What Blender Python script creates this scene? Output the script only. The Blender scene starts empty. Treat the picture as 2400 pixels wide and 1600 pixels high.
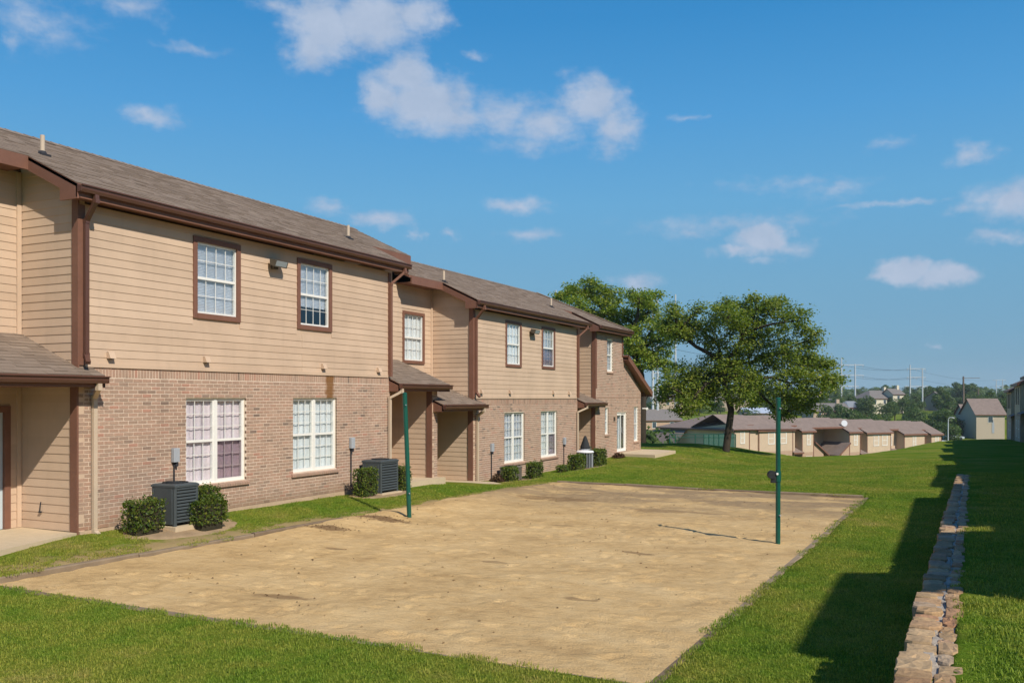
import bpy, math, random
import numpy as np
from mathutils import Vector, Matrix
random.seed(7); RNG = np.random.default_rng(7)
S = bpy.context.scene; COL = S.collection

# ------------------------------------------------------------------ camera
cam_d = bpy.data.cameras.new('camera'); cam = bpy.data.objects.new('camera', cam_d); COL.objects.link(cam)
cam_d.sensor_width = 36.0; cam_d.lens = 31.5; cam_d.shift_y = 132/2400
cam_d.clip_start = 0.1; cam_d.clip_end = 6000
TH = math.atan(1030/2100)
cam.location = (0, 0, 2.5); cam.rotation_euler = (math.pi/2, 0, TH)
S.camera = cam

# ------------------------------------------------------------------ sky
SUN_TRAVEL = Vector((-2.5, 1.33, -2.45)).normalized()
SUN_EL = math.asin(-SUN_TRAVEL.z); SUN_AZ = math.atan2(-SUN_TRAVEL.x, -SUN_TRAVEL.y)
CLOUDS = [(-0.663,0.386,0.041,0.032,1.0),(-0.612,0.393,0.051,0.028,1.0),(-0.56,0.4,0.033,0.018,0.85),(-0.676,0.363,0.027,0.02,0.9),(-0.57,0.34,0.033,0.025,1.0),(-0.551,0.315,0.052,0.028,1.0),(-0.598,0.32,0.026,0.021,0.9),(-0.523,0.303,0.038,0.019,0.8),(-0.466,0.303,0.045,0.024,0.62),(-0.418,0.296,0.043,0.022,0.7),(-0.368,0.319,0.035,0.023,0.95),(-0.342,0.295,0.028,0.024,0.75),(-0.347,0.271,0.021,0.015,0.5),(-0.437,0.275,0.052,0.011,0.4),(-0.837,0.283,0.026,0.011,0.62),(-0.799,0.351,0.034,0.006,0.42),(-0.946,0.355,0.049,0.022,0.42),(-0.961,0.336,0.011,0.015,0.4),(-0.861,0.384,0.037,0.015,0.45),(-0.717,0.401,0.027,0.01,0.5),(-0.184,0.169,0.028,0.015,1.35),(-0.213,0.158,0.022,0.006,0.75),(-0.156,0.157,0.03,0.01,0.5),(-0.182,0.146,0.018,0.005,0.45),(-0.045,0.13,0.024,0.012,1.3),(-0.006,0.122,0.027,0.011,1.25),(-0.067,0.125,0.014,0.005,0.7),(-0.449,0.211,0.036,0.009,0.66),(-0.603,0.194,0.033,0.009,0.66),(-0.658,0.206,0.025,0.008,0.5),(-0.527,0.179,0.012,0.006,0.55),(-0.564,0.178,0.008,0.007,0.5),(-0.432,0.179,0.031,0.007,0.5),(0.019,0.238,0.023,0.01,0.55),(0.052,0.19,0.036,0.017,0.85),(0.015,0.185,0.019,0.006,0.4),(0.045,0.156,0.029,0.006,0.6),(-0.222,0.186,0.101,0.01,0.42),(-0.259,0.181,0.041,0.007,0.4),(-0.109,0.215,0.037,0.011,0.42),(-0.055,0.196,0.059,0.003,0.45),(-0.165,0.225,0.068,0.007,0.32),(-0.055,0.254,0.028,0.006,0.3),(-0.319,0.128,0.023,0.012,0.58),(-0.494,0.362,0.015,0.006,0.5),(-0.259,0.298,0.021,0.003,0.4),(-0.017,0.052,0.007,0.003,0.55),(-0.394,0.345,0.019,0.006,0.35),
  (0.30,0.42,0.10,0.05,1.0),(0.62,0.20,0.12,0.03,0.9),(1.2,0.55,0.14,0.07,1.0),(1.8,0.18,0.12,0.03,0.9),(2.5,0.6,0.14,0.07,1.0),(-1.25,0.55,0.12,0.06,1.0),(-1.9,0.2,0.12,0.03,0.9),(-2.6,0.6,0.14,0.07,1.0),(0.1,0.75,0.16,0.08,1.0),(-0.8,0.8,0.18,0.09,1.0),(3.0,0.2,0.1,0.03,0.9),(0.45,0.3,0.09,0.04,0.9),(0.9,0.25,0.1,0.03,0.8),(1.5,0.35,0.12,0.05,0.9),(2.2,0.22,0.1,0.03,0.8),(-1.6,0.3,0.1,0.04,0.9),(-2.2,0.4,0.12,0.05,0.9),(2.9,0.45,0.12,0.05,0.8),(-2.9,0.28,0.1,0.03,0.8)]  # unseen clouds outside the view, their number raised to add fill light
world = bpy.data.worlds.new('World'); S.world = world; world.use_nodes = True
wt = world.node_tree; wt.nodes.clear()
def WN(t, **k):
    n = wt.nodes.new(t)
    for a, b in k.items(): setattr(n, a, b)
    return n
def wmath(op, a, b=None, c=None, clamp=False):
    n = WN('ShaderNodeMath', operation=op, use_clamp=clamp)
    for i, v in enumerate((a, b, c)):
        if v is None: continue
        if isinstance(v, (int, float)): n.inputs[i].default_value = v
        else: wt.links.new(v, n.inputs[i])
    return n.outputs[0]
sky = WN('ShaderNodeTexSky', sky_type='NISHITA', sun_disc=False, sun_elevation=SUN_EL, sun_rotation=SUN_AZ,
         altitude=200, air_density=1.0, dust_density=0.0, ozone_density=2.0)
tc = WN('ShaderNodeTexCoord'); sep = WN('ShaderNodeSeparateXYZ'); wt.links.new(tc.outputs['Generated'], sep.inputs[0])
az = wmath('ARCTAN2', sep.outputs[0], sep.outputs[1]); el = wmath('ARCSINE', sep.outputs[2])
comb = WN('ShaderNodeCombineXYZ'); wt.links.new(az, comb.inputs[0]); wt.links.new(el, comb.inputs[1])
def wnoise(vec, scale, det, rough=0.55):
    n = WN('ShaderNodeTexNoise', noise_dimensions='3D'); n.inputs['Scale'].default_value = scale
    n.inputs['Detail'].default_value = det; n.inputs['Roughness'].default_value = rough
    wt.links.new(vec, n.inputs['Vector']); return n
nw = wnoise(comb.outputs[0], 34, 4, 0.6)
off = WN('ShaderNodeVectorMath', operation='MULTIPLY_ADD'); wt.links.new(nw.outputs['Color'], off.inputs[0])
off.inputs[1].default_value = (0.048, 0.022, 0); off.inputs[2].default_value = (-0.024, -0.011, 0)
warp = WN('ShaderNodeVectorMath', operation='ADD'); wt.links.new(comb.outputs[0], warp.inputs[0]); wt.links.new(off.outputs[0], warp.inputs[1])
flat = WN('ShaderNodeVectorMath', operation='MULTIPLY'); wt.links.new(warp.outputs[0], flat.inputs[0]); flat.inputs[1].default_value = (1, 1, 0)
acc = None
for (a0, e0, ra, re, st) in CLOUDS:
    s1 = WN('ShaderNodeVectorMath', operation='SUBTRACT'); wt.links.new(flat.outputs[0], s1.inputs[0]); s1.inputs[1].default_value = (a0, e0, 0)
    s2 = WN('ShaderNodeVectorMath', operation='MULTIPLY'); wt.links.new(s1.outputs[0], s2.inputs[0]); s2.inputs[1].default_value = (1/(ra*1.5), 1/(re*1.5), 0)
    ln = WN('ShaderNodeVectorMath', operation='LENGTH'); wt.links.new(s2.outputs[0], ln.inputs[0])
    d = wmath('MULTIPLY_ADD', ln.outputs['Value'], -st, st)
    acc = d if acc is None else wmath('SMOOTH_MAX', acc, d, 0.12)
stretch = WN('ShaderNodeVectorMath', operation='MULTIPLY'); wt.links.new(comb.outputs[0], stretch.inputs[0]); stretch.inputs[1].default_value = (1, 1.8, 1)
nd = wnoise(stretch.outputs[0], 38, 8, 0.62)
dens = wmath('ADD', acc, wmath('MULTIPLY_ADD', nd.outputs['Fac'], 0.75, -0.40))
mr = WN('ShaderNodeMapRange', interpolation_type='SMOOTHSTEP'); wt.links.new(dens, mr.inputs[0])
mr.inputs[1].default_value = 0.0; mr.inputs[2].default_value = 0.70; mr.inputs[3].default_value = 0; mr.inputs[4].default_value = 0.92
ns = wnoise(flat.outputs[0], 30, 4)
ccol = WN('ShaderNodeMix', data_type='RGBA'); wt.links.new(ns.outputs['Fac'], ccol.inputs['Factor'])
ccol.inputs['A'].default_value = (2.5, 3.25, 4.5, 1); ccol.inputs['B'].default_value = (4.1, 4.65, 5.7, 1)
hs = WN('ShaderNodeHueSaturation'); wt.links.new(sky.outputs[0], hs.inputs['Color']); hs.inputs['Saturation'].default_value = 1.0; hs.inputs['Hue'].default_value = 0.5
# clear blue by elevation, the same all the way round, blended with the physical sky
gr = WN('ShaderNodeValToRGB'); GS = [(0.0,(0.110,0.253,0.390)),(0.04,(0.098,0.240,0.373)),(0.12,(0.103,0.268,0.420)),(0.21,(0.090,0.288,0.492)),(0.30,(0.052,0.248,0.503)),(0.40,(0.022,0.193,0.448)),(0.65,(0.014,0.13,0.37)),(1.0,(0.010,0.085,0.29))]
while len(gr.color_ramp.elements) < len(GS): gr.color_ramp.elements.new(0.5)
for e_, (p_, c_) in zip(gr.color_ramp.elements, GS): e_.position = p_; e_.color = (*c_, 1)
wt.links.new(wmath('MAXIMUM', el, 0.0), gr.inputs[0])
g10 = WN('ShaderNodeVectorMath', operation='SCALE'); wt.links.new(gr.outputs[0], g10.inputs[0]); g10.inputs['Scale'].default_value = 10.0
sk = WN('ShaderNodeMix', data_type='RGBA'); sk.inputs['Factor'].default_value = 0.9; wt.links.new(hs.outputs[0], sk.inputs['A']); wt.links.new(g10.outputs[0], sk.inputs['B'])
cm = WN('ShaderNodeMix', data_type='RGBA'); wt.links.new(mr.outputs[0], cm.inputs['Factor'])
wt.links.new(sk.outputs['Result'], cm.inputs['A']); wt.links.new(ccol.outputs['Result'], cm.inputs['B'])
bg = WN('ShaderNodeBackground'); bg.inputs['Strength'].default_value = 0.092
wt.links.new(cm.outputs['Result'], bg.inputs['Color'])
wo = WN('ShaderNodeOutputWorld'); wt.links.new(bg.outputs[0], wo.inputs[0])

# ------------------------------------------------------------------ sun and exposure
sun_d = bpy.data.lights.new('sun', 'SUN'); sun_d.energy = 3.3; sun_d.angle = math.radians(0.6); sun_d.color = (1.0, 0.93, 0.82)
sun = bpy.data.objects.new('sun', sun_d); COL.objects.link(sun)
sun.rotation_euler = SUN_TRAVEL.to_track_quat('-Z', 'Y').to_euler(); sun.location = (20, -15, 30)
S.view_settings.view_transform = 'Standard'; S.view_settings.look = 'None'
S.view_settings.exposure = 0.55; S.view_settings.gamma = 1.0; S.view_settings.use_curve_mapping = False
S.cycles.max_bounces = 8; S.cycles.transparent_max_bounces = 24

# ------------------------------------------------------------------ helpers
class MB:
    def __init__(s): s.v = []; s.f = []; s.r = []; s.m = []
    def verts(s, pts, rnd=None):
        b = len(s.v); s.v += [tuple(p) for p in pts]; s.r += [0.5 if rnd is None else rnd]*len(pts); return b
    def face(s, idx, m=0): s.f.append(tuple(idx)); s.m.append(m)
    def poly(s, pts, rnd=None, m=0):
        b = s.verts(pts, rnd); s.face(range(b, b+len(pts)), m)
    def hexa(s, p, rnd=None, m=0):          # p: 4 bottom (ccw from above) + 4 top
        b = s.verts(p, rnd)
        for q in ((3,2,1,0),(4,5,6,7),(0,1,5,4),(1,2,6,5),(2,3,7,6),(3,0,4,7)): s.face([b+i for i in q], m)
    def box(s, x0, x1, y0, y1, z0, z1, rnd=None, m=0):
        s.hexa([(x0,y0,z0),(x1,y0,z0),(x1,y1,z0),(x0,y1,z0),(x0,y0,z1),(x1,y0,z1),(x1,y1,z1),(x0,y1,z1)], rnd, m)
    def bbox(s, x0, x1, y0, y1, z0, z1, b, rnd=None, m=0):   # box with a small chamfer all round the top and sides
        def ring(i, z): return [(x0+i,y0,z),(x1-i,y0,z),(x1,y0+i,z),(x1,y1-i,z),(x1-i,y1,z),(x0+i,y1,z),(x0,y1-i,z),(x0,y0+i,z)]
        s.loft([ring(b, z0), ring(b, z1-b), [(min(max(px, x0+b), x1-b), min(max(py, y0+b), y1-b), z1) for px, py, _ in ring(b, z1)]], rnd, m)
    def loft(s, rings, rnd=None, m=0, caps=True):
        n = len(rings[0]); bs = [s.verts(r, rnd) for r in rings]
        for a, b in zip(bs[:-1], bs[1:]):
            for i in range(n):
                j = (i+1) % n; s.face((a+i, a+j, b+j, b+i), m)
        if caps:
            s.face([bs[0]+n-1-i for i in range(n)], m); s.face([bs[-1]+i for i in range(n)], m)
    def slab(s, pts, t, rnd=None, m=0):     # polygon given ccw seen from outside, thickened inwards along z
        n = len(pts); top = s.verts(pts, rnd); bot = s.verts([(p[0],p[1],p[2]-t) for p in pts], rnd)
        s.face([top+i for i in range(n)], m); s.face([bot+n-1-i for i in range(n)], m)
        for i in range(n):
            j = (i+1) % n; s.face((bot+i, bot+j, top+j, top+i), m)
    def prism(s, pts, d, rnd=None, m=0):     # any polygon extruded by vector d
        n = len(pts); a = s.verts(pts, rnd); b = s.verts([(p[0]+d[0],p[1]+d[1],p[2]+d[2]) for p in pts], rnd)
        s.face([a+n-1-i for i in range(n)], m); s.face([b+i for i in range(n)], m)
        for i in range(n):
            j = (i+1) % n; s.face((a+i, a+j, b+j, b+i), m)
    def tube(s, pts, rads, n=8, rnd=None, m=0):
        rings = []; pts = [Vector(p) for p in pts]
        for i, p in enumerate(pts):
            d = (pts[min(i+1, len(pts)-1)] - pts[max(i-1, 0)]).normalized()
            u = d.cross(Vector((0.13, 0.31, 1) if abs(d.z) < 0.9 else (1, 0.2, 0))).normalized(); w = d.cross(u)
            r = rads[i] if isinstance(rads, (list, tuple)) else rads
            rings.append([p + (u*math.cos(2*math.pi*k/n) + w*math.sin(2*math.pi*k/n))*r for k in range(n)])
        s.loft(rings, rnd, m)
    def bar(s, p, q, w, h, rnd=None, m=0):   # rectangular bar between two points
        p, q = Vector(p), Vector(q); d = (q-p).normalized(); up = Vector((0,0,1)) if abs(d.z) < 0.95 else Vector((1,0,0))
        u = d.cross(up).normalized()*w/2; v = u.normalized().cross(d)*h/2
        s.loft([[p-u-v, p+u-v, p+u+v, p-u+v], [q-u-v, q+u-v, q+u+v, q-u+v]], rnd, m)
    def mesh(s, name, mats, smooth=False):
        me = bpy.data.meshes.new(name); me.from_pydata(s.v, [], s.f)
        for mt in (mats if isinstance(mats, (list, tuple)) else [mats]): me.materials.append(mt)
        if any(s.m): me.polygons.foreach_set('material_index', s.m)
        at = me.attributes.new('rnd', 'FLOAT', 'POINT'); at.data.foreach_set('value', s.r)
        if smooth: me.polygons.foreach_set('use_smooth', [True]*len(s.f))
        me.update(); return me
    def build(s, name, mats, parent=None, smooth=False, loc=(0,0,0)):
        return link(name, s.mesh(name, mats, smooth), parent, loc)
def link(name, me, parent=None, loc=(0,0,0)):
    o = bpy.data.objects.new(name, me); COL.objects.link(o); o.parent = parent; o.location = loc; return o
def tag(o, label=None, cat=None, group=None, kind=None):
    for k, v in (('label', label), ('category', cat), ('group', group), ('kind', kind)):
        if v: o[k] = v
    return o
def thing(name, loc, label, cat, group=None, rz=0):
    o = bpy.data.objects.new(name, None); COL.objects.link(o); o.location = loc; o.rotation_euler = (0,0,rz); o.empty_display_size = 0.3
    return tag(o, label, cat, group)
def np_mesh(name, V, F, mat, rnd=None, smooth=False):      # V (n,3), F (k,4) or (k,3)
    me = bpy.data.meshes.new(name); V = np.ascontiguousarray(V, dtype=np.float32); F = np.ascontiguousarray(F, dtype=np.int32)
    k = F.shape[1]; me.vertices.add(len(V)); me.vertices.foreach_set('co', V.ravel())
    me.loops.add(F.size); me.loops.foreach_set('vertex_index', F.ravel())
    me.polygons.add(len(F)); me.polygons.foreach_set('loop_start', np.arange(0, F.size, k, dtype=np.int32))
    me.polygons.foreach_set('loop_total', np.full(len(F), k, dtype=np.int32))
    if rnd is not None:
        at = me.attributes.new('rnd', 'FLOAT', 'POINT'); at.data.foreach_set('value', np.ascontiguousarray(rnd, dtype=np.float32))
    me.polygons.foreach_set('use_smooth', [smooth]*len(F))
    me.materials.append(mat); me.update(calc_edges=True); me.validate(); return me

# ------------------------------------------------------------------ materials
class NT:
    def __init__(s, name):
        s.mat = bpy.data.materials.new(name); s.mat.use_nodes = True; s.t = s.mat.node_tree; s.t.nodes.clear()
        s.out = s.n('ShaderNodeOutputMaterial'); s.b = s.n('ShaderNodeBsdfPrincipled'); s.t.links.new(s.b.outputs[0], s.out.inputs[0])
        s.pos = s.n('ShaderNodeNewGeometry').outputs['Position']
    def n(s, t, **k):
        x = s.t.nodes.new(t)
        for a, b in k.items(): setattr(x, a, b)
        return x
    def put(s, sock, v):
        if v is None: return
        if isinstance(v, (int, float)): sock.default_value = v
        elif isinstance(v, tuple): sock.default_value = v if len(v) != 3 or sock.type == 'VECTOR' else (*v, 1)
        else: s.t.links.new(v, sock)
    def math(s, op, a, b=None, c=None, clamp=False):
        x = s.n('ShaderNodeMath', operation=op, use_clamp=clamp)
        for i, v in enumerate((a, b, c)): s.put(x.inputs[i], v)
        return x.outputs[0]
    def scalevec(s, v, sc):
        x = s.n('ShaderNodeVectorMath', operation='MULTIPLY'); s.put(x.inputs[0], v); s.put(x.inputs[1], sc); return x.outputs[0]
    def noise(s, scale, det=3, rough=0.55, vec=None, stretch=None, col=False):
        x = s.n('ShaderNodeTexNoise'); x.inputs['Scale'].default_value = scale; x.inputs['Detail'].default_value = det; x.inputs['Roughness'].default_value = rough
        v = vec or s.pos
        if stretch: v = s.scalevec(v, stretch)
        s.put(x.inputs['Vector'], v); return x.outputs['Color' if col else 'Fac']
    def ramp(s, f, stops):
        x = s.n('ShaderNodeValToRGB'); r = x.color_ramp
        while len(r.elements) < len(stops): r.elements.new(0.5)
        for e, (p, c) in zip(r.elements, stops): e.position = p; e.color = (*c, 1) if len(c) == 3 else c
        s.put(x.inputs[0], f); return x.outputs[0]
    def rng(s, f, a, b, c=0.0, d=1.0, smooth=False):
        x = s.n('ShaderNodeMapRange', interpolation_type='SMOOTHSTEP' if smooth else 'LINEAR'); s.put(x.inputs[0], f)
        for i, v in enumerate((a, b, c, d)): x.inputs[i+1].default_value = v
        return x.outputs[0]
    def mix(s, f, a, b, mode='MIX'):
        x = s.n('ShaderNodeMix', data_type='RGBA', blend_type=mode); s.put(x.inputs['Factor'], f); s.put(x.inputs['A'], a); s.put(x.inputs['B'], b); return x.outputs['Result']
    def attr(s, name='rnd'): return s.n('ShaderNodeAttribute', attribute_name=name).outputs['Fac']
    def bump(s, h, strength=0.3, dist=0.02):
        x = s.n('ShaderNodeBump'); x.inputs['Strength'].default_value = strength; x.inputs['Distance'].default_value = dist
        s.put(x.inputs['Height'], h); s.t.links.new(x.outputs[0], s.b.inputs['Normal'])
    def base(s, c, rough=0.7, spec=0.3, metal=0.0):
        s.put(s.b.inputs['Base Color'], c); s.put(s.b.inputs['Roughness'], rough)
        s.b.inputs['Specular IOR Level'].default_value = spec; s.b.inputs['Metallic'].default_value = metal; return s.mat
def simple(name, col, rough=0.6, var=0.12, scale=3.0, spec=0.3, metal=0.0, bump=0.0, bscale=60, stretch=None):
    t = NT(name); f = t.noise(scale, 4, 0.6, stretch=stretch)
    lo = tuple(c*(1-var) for c in col); hi = tuple(min(1, c*(1+var)) for c in col)
    f2 = t.noise(scale*9, 3, 0.6, stretch=stretch); ff = t.math('MULTIPLY_ADD', f2, 0.4, t.math('MULTIPLY', f, 0.6))
    m = t.base(t.mix(t.rng(ff, 0.3, 0.7), lo, hi), rough, spec, metal)
    if bump: t.bump(t.noise(bscale, 4), bump, 0.01)
    return m
def attr_mat(name, stops, rough=0.75, spec=0.25, nscale=8, nvar=0.25, bump=0.2, bscale=120, stain=None, fine=None):
    t = NT(name); c = t.ramp(t.attr(), stops)
    f = t.noise(nscale, 4, 0.6); c = t.mix(1.0, c, t.ramp(f, [(0.25, (1-nvar,)*3), (0.75, (1+nvar*0.5,)*3)]), 'MULTIPLY')
    if fine:
        g = t.noise(fine, 3, 0.7); c = t.mix(1.0, c, t.ramp(g, [(0.3, (0.8,)*3), (0.7, (1.15,)*3)]), 'MULTIPLY')
    if stain: c = stain(t, c)
    m = t.base(c, rough, spec)
    if bump: t.bump(t.noise(bscale, 4), bump, 0.006)
    return m
def rect_mask(t, y0, y1, z0, z1, soft=0.06, warp=0.12, nscale=9):
    sp = t.n('ShaderNodeSeparateXYZ'); t.put(sp.inputs[0], t.pos); n = t.math('MULTIPLY_ADD', t.noise(nscale, 4), warp, -warp/2)
    n2 = t.math('MULTIPLY_ADD', t.noise(nscale*1.3, 4), warp, -warp/2)
    y = t.math('ADD', sp.outputs[1], n); z = t.math('ADD', sp.outputs[2], n2); r = None
    for s_, lo, up in ((y, y0, True), (y, y1, False), (z, z0, True), (z, z1, False)):
        q = t.rng(s_, lo-soft, lo+soft, 0 if up else 1, 1 if up else 0, True); r = q if r is None else t.math('MULTIPLY', r, q)
    return r
def streaks(t, c):
    v = t.noise(1.0, 5, 0.65, stretch=(5, 5, 0.25)); c = t.mix(t.math('MULTIPLY', t.rng(v, 0.52, 0.75, 0, 1, True), 0.16), c, (0.33,0.25,0.18)); return c
SIDING = attr_mat('siding_paint', [(0, (0.550,0.396,0.274)), (0.5, (0.578,0.420,0.294)), (1, (0.605,0.442,0.312))], 0.65, 0.25, 1.2, 0.13, 0.12, 40, stain=streaks, fine=None)
TRIM = simple('brown_trim_paint', (0.195,0.092,0.060), 0.55, 0.14, 2.0)
SOFFIT = simple('soffit_paint', (0.30,0.20,0.13), 0.7, 0.08)
GUTTER = simple('gutter_brown', (0.11,0.05,0.034), 0.35, 0.1, spec=0.5)
CREAM = simple('cream_metal', (0.55,0.43,0.31), 0.45, 0.08, spec=0.4)
def rust(t, c):
    c = t.mix(t.math('MULTIPLY', rect_mask(t, -50, 19.6, -3, 0.42, 0.16, 0.45, 3), 0.45), c, (0.25,0.165,0.10))
    c = t.mix(t.math('MULTIPLY', t.rng(t.noise(1.0, 5, 0.6, stretch=(1, 1.2, 0.35)), 0.5, 0.72, 0, 1, True), 0.22), c, (0.24,0.16,0.115))
    return t.mix(t.math('MULTIPLY', rect_mask(t, 16.86, 17.14, 2.44, 3.10, 0.05, 0.22, 7), 0.85), c, (0.20, 0.085, 0.018))
BRICK = attr_mat('brick', [(0, (0.225,0.160,0.122)), (0.2, (0.335,0.230,0.168)), (0.45, (0.405,0.272,0.196)), (0.68, (0.430,0.270,0.192)), (0.86, (0.435,0.302,0.219)), (1, (0.44,0.240,0.170))], 0.85, 0.15, 2.0, 0.12, 0.4, 150, stain=rust, fine=55)
t = NT('mortar'); c = t.mix(t.rng(t.noise(6, 4, 0.6), 0.3, 0.7), (0.62,0.50,0.385), (0.76,0.625,0.49)); MORTAR = t.base(rust(t, c), 0.9, 0.1); t.bump(t.noise(60, 4), 0.3, 0.01)
SHINGLE = attr_mat('asphalt_shingle', [(0, (0.205,0.154,0.115)), (0.5, (0.243,0.184,0.139)), (1, (0.280,0.215,0.164))], 0.92, 0.1, 2.5, 0.12, 0.5, 200, fine=90)
ROOFFLAT = simple('weathered_roofing', (0.235,0.18,0.15), 0.92, 0.2, 1.5, 0.1, bump=0.3)
CONCRETE = simple('pale_concrete', (0.56,0.44,0.29), 0.9, 0.12, 1.2, 0.15, bump=0.15, bscale=40)
FOUND = simple('painted_foundation', (0.50,0.36,0.24), 0.9, 0.15, 2.0, 0.1, bump=0.2, bscale=30)
WHITE = simple('white_vinyl', (0.78,0.76,0.70), 0.4, 0.05, spec=0.4)
GREYBOX = simple('grey_enamel', (0.36,0.38,0.40), 0.45, 0.1, spec=0.4)
DARK = simple('dark_interior', (0.03,0.03,0.035), 0.9, 0.3, 1.0)
BLIND = simple('white_blind', (0.80,0.82,0.86), 0.7, 0.06, 2.0)
PINK = simple('pinkish_curtain', (0.72,0.61,0.63), 0.8, 0.16, 2.2)
SHEER = simple('sheer_curtain', (0.72,0.74,0.74), 0.8, 0.12, 2.0)
def glass_mat(name, tint, f0):
    t = NT(name); t.t.nodes.remove(t.b)
    tr = t.n('ShaderNodeBsdfTransparent'); tr.inputs[0].default_value = (*tint, 1)
    gl = t.n('ShaderNodeBsdfGlossy'); gl.inputs['Roughness'].default_value = 0.02; gl.inputs['Color'].default_value = (0.9,0.95,1,1)
    lw = t.n('ShaderNodeLayerWeight'); lw.inputs['Blend'].default_value = 0.5
    mx = t.n('ShaderNodeMixShader'); t.put(mx.inputs[0], t.math('MULTIPLY_ADD', t.math('POWER', lw.outputs['Facing'], 4.0), 0.6, f0)); t.t.links.new(tr.outputs[0], mx.inputs[1]); t.t.links.new(gl.outputs[0], mx.inputs[2])
    t.t.links.new(mx.outputs[0], t.out.inputs[0]); return t.mat
GLASS = glass_mat('window_glass', (0.97,0.985,0.99), 0.055)
SCREEN = glass_mat('insect_screen', (0.84,0.80,0.82), 0.02)
SL = 0.477; EAVE_X = 0.32; REC_X = -0.9; WALL_R = -1.45; RIDGE_X = -2.9; BACK_X = -6.3

def slab2(mb, pts, t, mt=0, mr=1):          # roof deck: top face gets slot mt, edges and underside slot mr
    n = len(pts); a = mb.verts(pts); b = mb.verts([(p[0],p[1],p[2]-t) for p in pts])
    mb.face([a+i for i in range(n)], mt); mb.face([b+n-1-i for i in range(n)], mr)
    for i in range(n):
        j = (i+1) % n; mb.face((b+i, b+j, a+j, a+i), mr)
def rect_minus(y0, y1, z0, z1, holes):      # rectangle minus rectangular holes -> list of rectangles
    zs = sorted({z0, z1, *[h[2] for h in holes], *[h[3] for h in holes]}); zs = [z for z in zs if z0-1e-6 <= z <= z1+1e-6]; out = []
    for a, b in zip(zs[:-1], zs[1:]):
        cur = y0
        for h in sorted(h for h in holes if h[2] <= a+1e-6 and h[3] >= b-1e-6):
            if h[1] <= y0 or h[0] >= y1: continue
            if h[0] > cur: out.append((cur, h[0], a, b))
            cur = max(cur, h[1])
        if cur < y1: out.append((cur, y1, a, b))
    return out
def sheet(mb, x0, x1, y0, y1, z0, z1, holes=()):
    for a, b, c, d in rect_minus(y0, y1, z0, z1, list(holes)): mb.box(x0, x1, a, b, c, d)

bld = thing('apartment_building', (-13.1, 0, 0), 'long two storey building of tan lap siding over brick beside the sand court', 'apartment building')

# ---- windows ---------------------------------------------------------------
PANE_CACHE = {}
def pane_mesh(w, h):
    k = (round(w, 3), round(h, 3))
    if k not in PANE_CACHE:
        m = MB(); m.box(-0.003, 0.003, -w/2, w/2, -h/2, h/2); PANE_CACHE[k] = m.mesh('pane', GLASS)
    return PANE_CACHE[k]
def blind_mb(y0, y1, z0, z1, x, style):
    m = MB()
    if style == 'slats':
        z = z1
        while z > z0+0.02:
            m.hexa([(x-0.012,y0,z-0.028),(x+0.012,y0,z-0.036),(x+0.012,y1,z-0.036),(x-0.012,y1,z-0.028),(x-0.012,y0,z-0.026),(x+0.012,y0,z-0.034),(x+0.012,y1,z-0.034),(x-0.012,y1,z-0.026)]); z -= 0.03
        m.box(x-0.02, x+0.02, y0, y1, z1-0.01, z1+0.03); m.box(x-0.016, x-0.013, y0, y1, z0, z1)
    else:                                    # gathered cloth
        n = max(12, int((y1-y0)/0.03)); pts = []
        for i in range(n+1):
            y = y0+(y1-y0)*i/n; pts.append((x+0.007*math.sin(i*1.3)+0.006*math.sin(i*0.55), y))
        b = m.verts([(a, c, z0) for a, c in pts]); t = m.verts([(a*1.0, c, z1) for a, c in pts])
        for i in range(n): m.face((b+i, b+i+1, t+i+1, t+i))
    return m
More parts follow.
